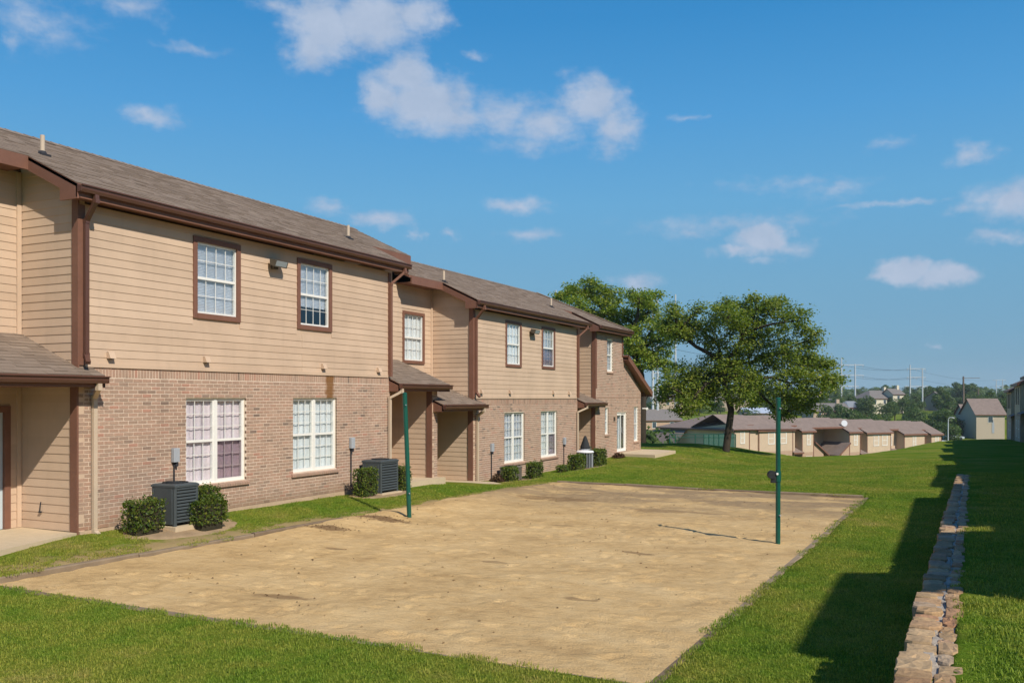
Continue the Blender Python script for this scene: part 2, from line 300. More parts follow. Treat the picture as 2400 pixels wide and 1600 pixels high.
def window(root, y0, y1, z0, z1, x=0.0, trim=0.0, cols=4, rows=2, twin=False, blind=('slats', 'white'), screen=False, bare=0.0, detail=True, tm=None):
    m = MB(); iy0, iy1, iz0, iz1 = y0+trim, y1-trim, z0+trim, z1-trim
    if trim:                                  # flat boards round the opening, proud of the siding
        m.box(x-0.02, x+0.035, y0, iy0, z0, z1); m.box(x-0.02, x+0.035, iy1, y1, z0, z1)
        m.box(x-0.02, x+0.035, iy0, iy1, iz1, z1); m.box(x-0.02, x+0.042, iy0, iy1, z0, iz0); xf = x-0.005
    else:
        m.box(x-0.10, x-0.052, y0, y0+0.03, z0, z1); m.box(x-0.10, x-0.052, y1-0.03, y1, z0, z1); m.box(x-0.10, x-0.052, y0+0.03, y1-0.03, z1-0.03, z1); m.box(x-0.10, x-0.05, y0+0.03, y1-0.03, z0, z0+0.03)
        iy0, iy1, iz0, iz1 = y0+0.03, y1-0.03, z0+0.03, z1-0.03; xf = x-0.06
    w = m.build('window', (tm or TRIM) if trim else WHITE, root)
    if not detail:
        g = MB(); g.box(xf-0.03, xf-0.02, iy0, iy1, iz0, iz1); g.build('pane', GLASS, w)
        f = MB(); zc = (iz0+iz1)/2; f.box(xf-0.02, xf, iy0, iy1, zc-0.03, zc+0.03); f.box(xf-0.02, xf, iy0, iy0+0.05, iz0, iz1); f.box(xf-0.02, xf, iy1-0.05, iy1, iz0, iz1)
        for c in range(1, cols): yy = iy0+(iy1-iy0)*c/cols; f.box(xf-0.02, xf-0.004, yy-0.015, yy+0.015, iz0, iz1)
        f.build('sash', WHITE, w); b = MB(); b.box(xf-0.16, xf-0.15, iy0-0.02, iy1+0.02, iz0-0.02, iz1+0.02); b.build('blind', BLIND, w); return w
    fr = MB(); mu = MB(); panes = []
    units = [(iy0, iy1)] if not twin else [(iy0, (iy0+iy1)/2-0.035), ((iy0+iy1)/2+0.035, iy1)]
    if twin: fr.box(xf-0.06, xf+0.012, units[0][1], units[1][0], iz0, iz1)
    zc = (iz0+iz1)/2; J = 0.031
    for (a, b) in units:
        fr.box(xf-0.06, xf, a, a+J, iz0, iz1); fr.box(xf-0.06, xf, b-J, b, iz0, iz1)
        fr.box(xf-0.06, xf-0.002, a+J, b-J, iz1-J, iz1); fr.box(xf-0.06, xf+0.003, a+J, b-J, iz0, iz0+J*1.3)
        mu.box(xf-0.045, xf-0.006, a+J, b-J, zc-0.025, zc+0.025)
        for (s0, s1, xs) in ((iz0+J*1.3, zc-0.025, xf-0.034), (zc+0.025, iz1-J, xf-0.018)):
            mw = 0.010; pw = (b-a-2*J-(cols-1)*mw)/cols; ph = (s1-s0-(rows-1)*mw)/rows
            for c in range(1, cols): yy = a+J+c*(pw+mw)-mw; mu.box(xs-0.008, xs+0.008, yy, yy+mw, s0, s1)
            for r in range(1, rows):
                zz = s0+r*(ph+mw)-mw
                for c in range(cols): yy = a+J+c*(pw+mw); mu.box(xs-0.007, xs+0.007, yy, yy+pw, zz, zz+mw)
            for r in range(rows):
                for c in range(cols): panes.append((xs, a+J+c*(pw+mw)+pw/2, s0+r*(ph+mw)+ph/2, pw, ph))
    fr.build('sash_frame', WHITE, w); mu.build('muntin_grid', WHITE, w)
    for (px, py, pz, pw, ph) in panes: link('pane', pane_mesh(pw, ph), w, (px, py, pz))
    st, colr = blind; bm = {'white': BLIND, 'pink': PINK, 'sheer': SHEER}[colr]
    if twin and st == 'cloth':
        for (a, b) in units: blind_mb(a-0.02, b+0.02, iz0, iz1, xf-0.085, 'cloth').build('curtain', bm, w)
    else: blind_mb(iy0, iy1, iz0+bare, iz1-0.02, xf-0.08, st).build('blind' if st == 'slats' else 'curtain', bm, w)
    if screen:
        a, b = units[-1]; s = MB(); s.box(xf-0.012, xf-0.010, a+J, b-J, iz0+J, zc); s.build('insect_screen', SCREEN, w)
    return w
A_UP = [(12.76,14.03,4.04,5.62), (15.81,17.05,4.04,5.62)]
A_LO = [(12.60,14.21,0.82,2.50), (15.69,17.26,0.84,2.50)]
R_UP = [(22.30,23.52,3.53,5.08)]
B_UP = [(26.20,27.40,3.52,5.04), (29.08,30.26,3.54,5.04)]
B_LO = [(26.15,27.68,0.36,2.01), (29.05,30.50,0.38,2.02)]
C_WIN = [(35.87,36.58,3.63,5.02), (35.60,36.03,0.97,2.08), (37.12,38.42,0.12,1.87), (39.44,40.06,0.51,2.09)]
DZ = -0.55

# ---- lap siding ----------------------------------------------------------------
EXPO = 0.144
def board(face, off, a0, a1, z0, h):         # one lapped board, thick at its bottom edge
    m = MB(); r = random.random(); t0, t1 = 0.014, 0.004
    if face == 'x':
        p = [(off,a0,z0),(off+t0,a0,z0),(off+t0,a1,z0),(off,a1,z0),(off,a0,z0+h),(off+t1,a0,z0+h),(off+t1,a1,z0+h),(off,a1,z0+h)]
    else:                                    # faces -y, runs along x
        p = [(a0,off-t0,z0),(a1,off-t0,z0),(a1,off,z0),(a0,off,z0),(a0,off-t1,z0+h),(a1,off-t1,z0+h),(a1,off,z0+h),(a0,off,z0+h)]
    m.hexa(p, r); return m
def siding(face, off, a0, a1, z0, z1, holes=(), joined=False, roof=None, label=None):
    back = MB()
    if face == 'x': sheet(back, off-0.14, off-0.001, a0, a1, z0, z1, holes)
    else:
        if roof: back.prism([(a0,off+0.001,z0),(a1,off+0.001,z0),(a1,off+0.001,min(z1, roof(a1))),(a0,off+0.001,min(z1, roof(a0)))], (0,0.12,0))
        else: back.box(a0, a1, off+0.001, off+0.12, z0, z1)
    w = back.build('siding_wall', SIDING, bld)
    if label: w['label'] = label
    jm = MB(); z = z0
    while z < z1-0.02:
        h = min(EXPO, z1-z); segs = [(a0, a1)]
        for hy0, hy1, hz0, hz1 in holes:
            if hz0 < z+h-0.01 and hz1 > z+0.01:
                segs = [s for q in segs for s in ((q[0], min(q[1], hy0)), (max(q[0], hy1), q[1])) if s[1]-s[0] > 0.01]
        if face == 'x' and off == 0 and z0 > 3 and not joined:      # a few butt joints
            segs = [p for q in segs for p in (((q[0], q[0]+(q[1]-q[0])*0.62-0.003), (q[0]+(q[1]-q[0])*0.62+0.003, q[1])) if q[1]-q[0] > 3 and random.random() < 0.35 else (q,))]
        for s0, s1 in segs:
            if roof:
                while s1 > s0 and roof(s1) < z+h*0.4: s1 -= 0.02
                if s1-s0 < 0.05: continue
            b = board(face, off, s0, s1, z, h)
            if joined:
                o = len(jm.v); jm.v += b.v; jm.r += b.r; jm.f += [tuple(i+o for i in f) for f in b.f]; jm.m += b.m
            else: b.build('siding_board', SIDING, w)
        z += h
    if jm.v: tag(jm.build('siding_board', SIDING, w), kind='stuff')
    return w
def under(zE): return lambda x: zE + SL*(EAVE_X-x) - 0.10
ZE = 6.0; ZB = ZE+DZ
siding('x', 0, 10.25, 19.5, 3.05, 5.76, A_UP)
siding('y', 10.25, -1.45, 0.0, 0.26, 6.8, roof=under(ZE))
siding('x', -1.45, 7.9, 10.25, 3.3, 6.42)
siding('x', -1.45, 7.9, 10.25, 0.26, 3.3, [(8.95, 10.03, 0.26, 2.36)], joined=True)
siding('y', 21.6, -1.45, 0.0, 0.2, 2.9)
siding('x', -1.45, 19.5, 24.0, 2.85, 5.87, R_UP)
siding('x', -1.45, 19.5, 21.75, 5.87, 6.42, joined=True)
siding('x', -1.45, 19.5, 24.0, -0.2, 2.85, [(20.2, 21.15, 0.26, 2.36), (22.5, 23.5, -0.15, 1.9)], joined=True)
siding('y', 24.0, -1.45, 0.0, -0.16, 6.3, roof=under(ZB))
siding('x', 0, 24.0, 32.5, 2.50, 5.21, B_UP)
siding('x', -1.45, 32.5, 34.45, -0.2, 5.87, joined=True)
siding('y', 34.45, -1.45, 0.0, -0.2, 6.3, roof=under(ZB))
m = MB()                                     # plain end, back and inner walls of the block
m.box(-6.0, -1.6, 6.0, 6.2, 0.2, 6.3); m.box(-6.0, -5.85, 6.2, 38.0, -0.2, 5.7); m.box(-1.45, -0.15, 19.38, 19.499, 0.2, 6.0); m.box(-1.45, -0.15, 32.38, 32.499, -0.2, 5.4)
m.prism([(-1.46,21.70,5.5),(-6.0,21.70,5.5),(-6.0,21.70,6.1),(RIDGE_X,21.70,7.40),(-1.46,21.70,6.65)], (0,0.1,0))
m.box(-6.0, -0.14, 37.72, 37.84, 2.7, 5.4); m.box(-6.0, -0.14, 40.33, 40.44, -0.3, 2.9); m.box(-6.0, -1.6, 2.0, 6.0, 0.2, 6.0)
m.build('wall', SIDING, bld)

# ---- windows of the main building ------------------------------------------------
window(bld, *A_UP[0], trim=0.1, blind=('slats', 'white'))
window(bld, *A_UP[1], trim=0.1, blind=('slats', 'white'), bare=0.42)
window(bld, *A_LO[0], cols=3, rows=3, twin=True, blind=('cloth', 'pink'), screen=True)
window(bld, *A_LO[1], cols=3, rows=3, twin=True, blind=('cloth', 'sheer'))
window(bld, *R_UP[0], x=-1.45, trim=0.09, blind=('cloth', 'sheer'))
window(bld, *B_UP[0], trim=0.09, blind=('cloth', 'sheer'))
window(bld, *B_UP[1], trim=0.09, blind=('slats', 'white'), screen=True)
window(bld, *B_LO[0], cols=3, rows=3, twin=True, blind=('slats', 'white'))
window(bld, *B_LO[1], cols=3, rows=3, twin=True, blind=('cloth', 'sheer'), screen=True)
window(bld, *C_WIN[0], cols=2, rows=2, blind=('slats', 'white'))
window(bld, *C_WIN[1], cols=1, rows=2, blind=('slats', 'white'))
window(bld, *C_WIN[3], cols=2, rows=2, blind=('slats', 'white'))
# sliding patio door of the end unit
y0, y1, z0, z1 = C_WIN[2]; m = MB()
m.box(-0.11, -0.05, y0, y0+0.05, z0, z1); m.box(-0.11, -0.05, y1-0.05, y1, z0, z1); m.box(-0.11, -0.05, y0+0.05, y1-0.05, z1-0.06, z1); m.box(-0.11, -0.03, y0+0.05, y1-0.05, z0, z0+0.05)
d = m.build('patio_door', WHITE, bld); yc = (y0+y1)/2
for a, b, xo in ((y0+0.05, yc+0.03, -0.07), (yc-0.03, y1-0.05, -0.10)):
    m = MB(); m.box(xo-0.015, xo+0.015, a, a+0.06, z0+0.05, z1-0.06); m.box(xo-0.015, xo+0.015, b-0.06, b, z0+0.05, z1-0.06); m.box(xo-0.014, xo+0.014, a+0.06, b-0.06, z0+0.05, z0+0.14); m.box(xo-0.014, xo+0.014, a+0.06, b-0.06, z1-0.14, z1-0.06); m.build('sash_frame', WHITE, d)
    m = MB(); m.box(xo-0.003, xo+0.003, a+0.06, b-0.06, z0+0.14, z1-0.14); m.build('pane', GLASS, d)
m = MB(); m.box(-0.02, 0.0, yc-0.02, yc+0.0, 0.95, 1.2); m.build('handle', GREYBOX, d)
blind_mb(yc-0.1, y1-0.06, z0+0.05, z1-0.06, -0.24, 'cloth').build('curtain', SHEER, d)
# entrance doors
DOORP = simple('pale_blue_door_paint', (0.50,0.56,0.58), 0.5, 0.05)
for (y0, y1, z0, z1) in ((8.95,10.03,0.26,2.36), (20.2,21.15,0.26,2.36), (22.5,23.5,-0.15,1.9)):
    m = MB(); x = -1.45; m.box(x-0.05, x+0.04, y0, y0+0.11, z0, z1); m.box(x-0.05, x+0.04, y1-0.11, y1, z0, z1); m.box(x-0.05, x+0.04, y0+0.11, y1-0.11, z1-0.11, z1)
    d = m.build('door_frame', TRIM, bld); m = MB(); m.box(x-0.05, x-0.02, y0+0.11, y1-0.11, z0, z1-0.11)
    for k in range(3): zz = z0+0.2+k*0.6; m.box(x-0.021, x-0.008, y0+0.25, y1-0.25, zz, zz+0.45)
    m.build('door', DOORP, d); m = MB(); m.tube([(x-0.02,y0+0.2,z0+1.0),(x+0.04,y0+0.2,z0+1.0)], 0.025, 8); m.build('handle', GREYBOX, d)

# ---- brickwork ----------------------------------------------------------------------
BH, BL, JT = 0.0677, 0.204, 0.0145
bricks = []                                  # (distance, wall index, rectangle)
walls = []
def brick_wall(y0, y1, z0, z1, holes, soldier=None, inside=None, x=0.0, backing=True):
    mb = MB(); k = len(walls)
    if backing is True: sheet(mb, x-0.2, x-0.005, y0, y1, z0, z1, holes)
    w = mb.build('brick_wall', MORTAR, bld) if backing is True else backing; walls.append((w, x)); top = soldier or z1; r = 0
    def emit(a, b, c, d):
        a, b = max(a, y0), min(b, y1)
        if b-a < 0.02 or d-c < 0.012: return
        for h in holes:
            if h[2] < d-0.3*(d-c) and h[3] > c+0.3*(d-c):
                if h[0] <= a and h[1] >= b: return
                if a < h[0] < b: b2 = b; b = h[0]; (emit(h[1], b2, c, d) if h[1] < b2 else None)
                elif a < h[1] < b: a = h[1]
        if b-a < 0.02: return
        if inside and not inside((a+b)/2, (c+d)/2): return
        dist = math.hypot(math.hypot(13.1-x, (a+b)/2), (c+d)/2-2.5); bricks.append((dist, k, a, b, c, d))
    z = z0
    while z+BH <= top+0.01:
        y = y0 - (BL/2 if r % 2 else 0)
        while y < y1: emit(y+JT/2, y+BL-JT/2, z+JT/2, z+BH-JT/2); y += BL
        z += BH; r += 1
    if soldier:
        y = y0
        while y < y1: emit(y+JT/2, y+BH-JT/2, soldier+JT/2, z1-JT/2); y += BH
brick_wall(10.25, 19.5, 0.27, 3.045, A_LO, soldier=2.85)
brick_wall(21.6, 21.9, -0.2, 2.75, [])
brick_wall(24.0, 32.5, -0.40, 2.495, B_LO, soldier=2.30)
def in_c(y, z): return y < 37.84 or z < 4.36-(y-37.8)*0.585
mb = MB(); hc = C_WIN
sheet(mb, -0.2, -0.005, 34.45, 37.85, -0.4, 5.22, hc); sheet(mb, -0.2, -0.005, 37.85, 40.45, -0.4, 2.72, [h for h in hc if h[2] < 3])
mb.prism([(-0.005,37.85,2.72),(-0.005,40.45,2.72),(-0.005,37.85,4.30)], (-0.19,0,0)); wc = mb.build('brick_wall', MORTAR, bld)
brick_wall(34.45, 40.45, -0.4, 5.22, hc, inside=in_c, backing=wc); walls[-1] = (wc, 0.0)
bricks.sort(key=lambda b: b[0])
BVAR = [None]*14
def brick_box(mb, a, b, c, d, r, x=0.0): mb.box(x-0.03, x+random.uniform(-0.002, 0.002), a, b, c, d, r)
rest = {}; cache = {}
for i, (dist, k, a, b, c, d) in enumerate(bricks):
    r = min(1, max(0, random.gauss(0.55, 0.23)))
    if i < 300:
        key = (round(b-a, 3), round(d-c, 3), int(r*7))
        if key not in cache:
            q = MB(); q.box(-0.03, 0.001, -(b-a)/2, (b-a)/2, -(d-c)/2, (d-c)/2, r); cache[key] = q.mesh('brick', BRICK)
        link('brick', cache[key], walls[k][0], (walls[k][1]+random.uniform(-0.002, 0.002), (a+b)/2, (c+d)/2))
    else: brick_box(rest.setdefault(k, MB()), a, b, c, d, r, walls[k][1])
for k, q in rest.items(): tag(q.build('brick', BRICK, walls[k][0]), kind='stuff')
for (y0, y1, z0, z1) in A_LO+B_LO+[C_WIN[0], C_WIN[1], C_WIN[3]]:      # sloping rowlock sills
    m = MB(); y = y0-0.06
    while y < y1+0.05:
        m.hexa([(-0.06,y,z0-0.10),(0.045,y,z0-0.10),(0.045,y+0.062,z0-0.10),(-0.06,y+0.062,z0-0.10),(-0.06,y,z0-0.005),(0.045,y,z0-0.045),(0.045,y+0.062,z0-0.045),(-0.06,y+0.062,z0-0.005)], random.uniform(0.3, 0.75)); y += 0.07
    m.build('window_sill', BRICK, bld)
m = MB()
m.box(-0.3, 0.02, 10.27, 19.5, -0.5, 0.265); m.box(-0.3, 0.02, 24.0, 32.5, -1.0, -0.402); m.box(-0.3, 0.02, 34.45, 40.45, -1.0, -0.03); m.box(-1.5, -0.3, 10.27, 10.4, -0.4, 0.255)
m.build('foundation', FOUND, bld)
m = MB(); m.box(0.001, 0.006, 34.46, 40.44, 2.50, 2.56); m.build('brick_band', BRICK, bld)

# ---- roofs ------------------------------------------------------------------------------
tabs = []                                    # (distance, roof object, verts, rnd)
def shingle(roof, O, ea, eb, n, poly, world_off=(-13.1, 0, 0), expo=0.14):
    O, ea, eb, n = map(Vector, (O, ea, eb, n)); bs = [p[1] for p in poly]; b = min(bs)
    while b < max(bs)-0.03:
        mid = min(b+expo*0.5, max(bs)-0.001); xs = []
        for i in range(len(poly)):
            (a0, b0), (a1, b1) = poly[i], poly[(i+1) % len(poly)]
            if (b0-mid)*(b1-mid) < 0: xs.append(a0+(a1-a0)*(mid-b0)/(b1-b0))
        if len(xs) == 2:
            lo, hi = min(xs), max(xs); a = lo; rowr = random.uniform(-0.05, 0.05)
            while a < hi-0.01:
                w = min(random.choice((0.16, 0.22, 0.3, 0.36)), hi-a)
                if hi-a-w < 0.08: w = hi-a
                th = random.choice((0.008, 0.010, 0.016)); e = min(b+expo+0.02, max(bs)+0.02)
                P = lambda q, r_, h: tuple(O+ea*q+eb*r_+n*h)
                vs = [P(a,b,-0.002),P(a+w-0.004,b,-0.002),P(a+w-0.004,e,-0.002),P(a,e,-0.002),P(a,b,th),P(a+w-0.004,b,th),P(a+w-0.004,e,0.002),P(a,e,0.002)]
                c = Vector(vs[0])+Vector(world_off); tabs.append(((c-Vector((0,0,2.5))).length, roof, vs, min(1, max(0, random.gauss(0.5, 0.27)+rowr)))); a += w
        b += expo
NS = Vector((SL, 0, 1)).normalized(); KB = math.sqrt(1+SL*SL)
EB = Vector((-1, 0, SL)).normalized()
def zr(zE, x): return zE + SL*(EAVE_X-x)
def bB(x): return (EAVE_X-x)*KB
def main_roof(zE, y0, y1, bays, hip=False):
    mb = MB(); polys = []
    yh = y1 - (EAVE_X-RIDGE_X) if hip else y1            # where the ridge stops
    yr = y1-(EAVE_X-REC_X) if hip else y1                # hip line at the recess eave
    slab2(mb, [(REC_X,y0,zr(zE,REC_X)),(REC_X,yr,zr(zE,REC_X)),(RIDGE_X,yh,zr(zE,RIDGE_X)),(RIDGE_X,y0,zr(zE,RIDGE_X))], 0.07)
    polys.append([(y0, bB(REC_X)), (yr, bB(REC_X)), (yh, bB(RIDGE_X)), (y0, bB(RIDGE_X))])
    for a, b in bays:
        bb = b-(EAVE_X-REC_X) if (hip and b == y1) else b
        slab2(mb, [(EAVE_X,a,zE),(EAVE_X,b,zE),(REC_X,bb,zr(zE,REC_X)),(REC_X,a,zr(zE,REC_X))], 0.07)
        polys.append([(a, 0.0), (b, 0.0), (bb, bB(REC_X)), (a, bB(REC_X))])
    slab2(mb, [(RIDGE_X,y0,zr(zE,RIDGE_X)),(RIDGE_X,yh,zr(zE,RIDGE_X)),(BACK_X,y1,zE),(BACK_X,y0,zE)], 0.07)
    if hip: slab2(mb, [(EAVE_X,y1,zE),(BACK_X,y1,zE),(RIDGE_X,yh,zr(zE,RIDGE_X))], 0.07)
    r = mb.build('roof', [ROOFFLAT, TRIM], bld)
    for p in polys: shingle(r, (EAVE_X,0,zE), (0,1,0), EB, NS, p)
    m = MB(); y = y0
    while y < yh:
        m.hexa([(RIDGE_X-0.14,y,zr(zE,RIDGE_X)-0.05),(RIDGE_X+0.14,y,zr(zE,RIDGE_X)-0.05),(RIDGE_X+0.14,y+0.2,zr(zE,RIDGE_X)-0.05),(RIDGE_X-0.14,y+0.2,zr(zE,RIDGE_X)-0.05),(RIDGE_X-0.02,y,zr(zE,RIDGE_X)+0.028),(RIDGE_X+0.02,y,zr(zE,RIDGE_X)+0.028),(RIDGE_X+0.02,y+0.2,zr(zE,RIDGE_X)+0.016),(RIDGE_X-0.02,y+0.2,zr(zE,RIDGE_X)+0.016)], random.random()); y += 0.19
    if hip:
        N = 24
        for i in range(N):
            t0, t1 = i/N, (i+1)/N; A = Vector((EAVE_X,y1,zE+0.02)); B_ = Vector((RIDGE_X,yh,zr(zE,RIDGE_X)+0.02)); m.bar(A.lerp(B_,t0), A.lerp(B_,t1), 0.2, 0.03, random.random())
    tag(m.build('ridge_cap', SHINGLE, r), kind='stuff')
    return r
def gutter(y0, y1, x, zt):
    m = MB(); prof = [(x,zt-0.12),(x+0.07,zt-0.12),(x+0.095,zt-0.075),(x+0.10,zt-0.03),(x+0.125,zt-0.02),(x+0.125,zt),(x+0.112,zt),(x+0.108,zt-0.012),(x+0.088,zt-0.02),(x+0.08,zt-0.07),(x+0.06,zt-0.105),(x+0.012,zt-0.105),(x+0.012,zt),(x,zt)]
    m.prism([(a, y0, z) for a, z in prof], (0, y1-y0, 0)); m.box(x+0.012, x+0.10, y0+0.001, y0+0.004, zt-0.118, zt-0.02); m.box(x+0.012, x+0.10, y1-0.004, y1-0.001, zt-0.118, zt-0.02)
    return m.build('gutter', GUTTER, bld)
def bay_eave(a, b, zE, rakes=(True, True), wall=None):
    m = MB(); m.box(EAVE_X-0.03, EAVE_X-0.002, a, b, zE-0.23, zE-0.02)                         # fascia
    wa, wb = wall
    m.box(0.0, EAVE_X-0.03, a+0.02, b-0.02, zE-0.20, zE-0.175)                                  # soffit boards
    for y, on in ((a, rakes[0]), (b, rakes[1])):
        if not on: continue
        yy = y if y == a else y-0.035
        m.prism([(EAVE_X,yy,zE-0.25),(EAVE_X-0.42,yy,zE-0.25),(EAVE_X-0.42,yy,zE+SL*0.42-0.245),(REC_X-0.05,yy,zr(zE,REC_X-0.05)-0.245),(REC_X-0.05,yy,zr(zE,REC_X-0.05)-0.015),(EAVE_X,yy,zE-0.015)], (0,0.034,0))
        m.prism([(EAVE_X-0.41,yy+0.034,zE-0.24),(0.0,yy+0.034,zE-0.24),(0,yy+0.034,zE-0.18)], (0,0.01,0))
    m.build('fascia', TRIM, bld); return gutter(a, b, EAVE_X, zE-0.02)
def rec_eave(a, b, zE):
    z = zr(zE, REC_X); m = MB(); m.box(REC_X-0.03, REC_X+0.012, a, b, z-0.235, z-0.01); m.box(WALL_R, REC_X-0.03, a, b, z-0.20, z-0.18); m.build('fascia', TRIM, bld)
roofA = main_roof(ZE, 7.7, 21.9, [(9.98, 19.9)])
roofB = main_roof(ZB, 21.82, 38.2, [(23.7, 33.05), (34.1, 38.2)], hip=True)
bay_eave(9.98, 19.9, ZE, wall=(10.25, 19.5)); bay_eave(23.7, 33.05, ZB, wall=(24.0, 32.5)); bay_eave(34.1, 38.2, ZB, (True, False), wall=(34.45, 37.85))
rec_eave(7.7, 9.98, ZE); rec_eave(19.9, 21.9, ZE); rec_eave(21.95, 23.7, ZB); rec_eave(33.05, 34.1, ZB)
m = MB()                                                                                         # gable rake of the higher roof, hip-end fascia
m.prism([(REC_X,21.87,zr(ZE,REC_X)-0.24),(REC_X,21.87,zr(ZE,REC_X)-0.02),(RIDGE_X,21.87,zr(ZE,RIDGE_X)-0.02),(BACK_X,21.87,ZE-0.02),(BACK_X,21.87,ZE-0.24),(RIDGE_X,21.87,zr(ZE,RIDGE_X)-0.24)], (0,0.035,0))
m.box(BACK_X, EAVE_X-0.03, 38.165, 38.197, ZB-0.23, ZB-0.02); m.box(BACK_X, 0.0, 37.85, 38.165, ZB-0.2, ZB-0.18); m.build('fascia', TRIM, bld)
# low roof sweeping down off the end unit
mb = MB(); PZ = lambda y: 4.46-(y-37.70)*0.455
slab2(mb, [(0.30,41.35,PZ(41.35)),(-6.2,41.35,PZ(41.35)),(-6.2,37.86,PZ(37.86)),(0.30,37.86,PZ(37.86))], 0.07)
r = mb.build('low_roof', [ROOFFLAT, TRIM], bld)
m = MB(); m.prism([(0.262,37.86,PZ(37.86)-0.24),(0.262,41.35,PZ(41.35)-0.24),(0.262,41.35,PZ(41.35)-0.01),(0.262,37.86,PZ(37.86)-0.01)], (0.035,0,0))
m.prism([(0.0,37.9,PZ(37.9)-0.19),(0.0,41.3,PZ(41.3)-0.19),(0.262,41.3,PZ(41.3)-0.19),(0.262,37.9,PZ(37.9)-0.19)], (0,0,0.02)); m.box(-6.2, 0.262, 41.315, 41.348, PZ(41.35)-0.24, PZ(41.35)-0.012); m.build('fascia', TRIM, bld)

def porch(y0, y1, zE, gut=True):
    rise = (EAVE_X-WALL_R)*0.42; mb = MB()
    slab2(mb, [(EAVE_X,y0,zE),(EAVE_X,y1,zE),(WALL_R,y1,zE+rise),(WALL_R,y0,zE+rise)], 0.06); r = mb.build('porch_roof', [ROOFFLAT, TRIM], bld)
    n = Vector((0.42,0,1)).normalized(); eb = Vector((-1,0,0.42)).normalized(); shingle(r, (EAVE_X,0,zE), (0,1,0), eb, n, [(y0,0),(y1,0),(y1,1.77*1.085),(y0,1.77*1.085)])
    m = MB(); m.box(EAVE_X-0.03, EAVE_X-0.001, y0, y1, zE-0.19, zE-0.015); m.box(WALL_R, EAVE_X-0.03, y0+0.03, y1-0.03, zE-0.19, zE-0.165)
    for yy in (y0, y1-0.032): m.prism([(EAVE_X-0.001,yy,zE-0.2),(-0.02,yy,zE-0.2),(WALL_R,yy,zE+rise-0.2),(WALL_R,yy,zE+rise-0.02),(EAVE_X-0.001,yy,zE-0.015)], (0,0.03,0))
    m.build('fascia', TRIM, bld)
    if gut: gutter(y0, y1, EAVE_X, zE-0.01)
    return r
pr0 = porch(7.7, 10.52, 2.87); porch(19.46, 22.05, 2.87); porch(21.66, 24.25, 2.31); porch(32.52, 34.8, 2.31)
tabs.sort(key=lambda t: t[0]); rest = {}; n = 0
for dist, roof, vs, rr in tabs:
    if n < 300 and vs[0][1] > 8.4 and roof in (pr0, roofA):
        q = MB(); q.hexa(vs, rr); q.build('shingle', SHINGLE, roof); n += 1
    else: rest.setdefault(roof.name, (roof, MB()))[1].hexa(vs, rr)
for roof, q in rest.values(): tag(q.build('shingle', SHINGLE, roof), kind='stuff')

# ---- corner boards, downspouts, fittings ------------------------------------------------
def trimbox(*b): m = MB(); m.box(*b); return m.build('corner_board', TRIM, bld)
trimbox(-0.12, 0.03, 10.218, 10.249, 3.0, 6.05); trimbox(0.0, 0.03, 10.249, 10.36, 3.05, 5.73); trimbox(-0.16, 0.012, 10.215, 10.249, 0.2, 2.68)
trimbox(0.0, 0.03, 19.40, 19.515, 3.05, 5.73)
trimbox(-0.16, 0.012, 21.565, 21.599, 0.2, 2.68)
trimbox(-0.12, 0.03, 23.965, 23.999, 2.45, 5.5); trimbox(0.0, 0.03, 23.999, 24.11, 2.50, 5.18); trimbox(-0.16, 0.012, 23.965, 23.999, -0.2, 2.13)
trimbox(0.0, 0.03, 32.40, 32.515, 2.50, 5.18)
trimbox(-0.14, 0.03, 34.415, 34.449, 2.45, 5.5); trimbox(0.0, 0.025, 34.449, 34.60, 2.9, 5.18); trimbox(-0.16, 0.012, 34.415, 34.449, -0.2, 2.13); trimbox(0.0, 0.03, 37.76, 37.87, 4.32, 5.2)
for q in ((-1.449,-1.41,10.15,10.229,0.26,6.4), (-1.449,-1.41,23.9,23.979,2.7,5.85)): m = MB(); m.box(*q); m.build('corner_board', SIDING, bld)
m = MB(); m.box(-0.001, 0.026, 10.37, 19.39, 3.02, 3.09); m.box(-0.001, 0.026, 24.11, 32.39, 2.47, 2.54); m.build('water_table', SIDING, bld)
def spout(pts, mat, kick=None):
    m = MB()
    for p, q in zip(pts[:-1], pts[1:]): m.bar(p, q, 0.075, 0.06)
    for p in pts[1:-1]: m.box(p[0]-0.04, p[0]+0.04, p[1]-0.04, p[1]+0.04, p[2]-0.035, p[2]+0.035)
    z0_, z1_ = pts[-2][2], pts[-1][2]
    return m.build('downspout', mat, bld)
for yy, dz in ((10.30, 0), (24.05, DZ)):
    spout([(0.37,yy,5.86+dz),(0.37,yy,5.76+dz),(0.07,yy+0.05,5.46+dz),(0.07,yy+0.05,3.22+dz),(0.22,yy-0.03,3.08+dz)], GUTTER if dz == 0 else TRIM)
for yy, dz in ((19.45, 0), (32.45, DZ)):
    spout([(0.37,yy+0.2,5.86+dz),(0.37,yy+0.2,5.76+dz),(0.07,yy+0.0,5.44+dz),(0.07,yy+0.0,3.05+dz)], TRIM)
spout([(0.37,10.36,2.74),(0.36,10.36,2.66),(0.06,10.52,2.50),(0.06,10.52,0.24),(0.22,10.52,0.14)], CREAM)
spout([(0.37,19.52,2.74),(0.36,19.52,2.66),(0.06,19.42,2.50),(0.06,19.42,0.14),(0.22,19.42,0.08)], CREAM)
spout([(0.37,24.05,2.19),(0.36,24.05,2.11),(0.06,24.2,1.95),(0.06,24.2,-0.1),(0.22,24.2,-0.14)], CREAM)
spout([(0.37,32.6,2.19),(0.36,32.6,2.11),(0.06,32.4,1.95),(0.06,32.4,-0.1),(0.22,32.4,-0.14)], CREAM)
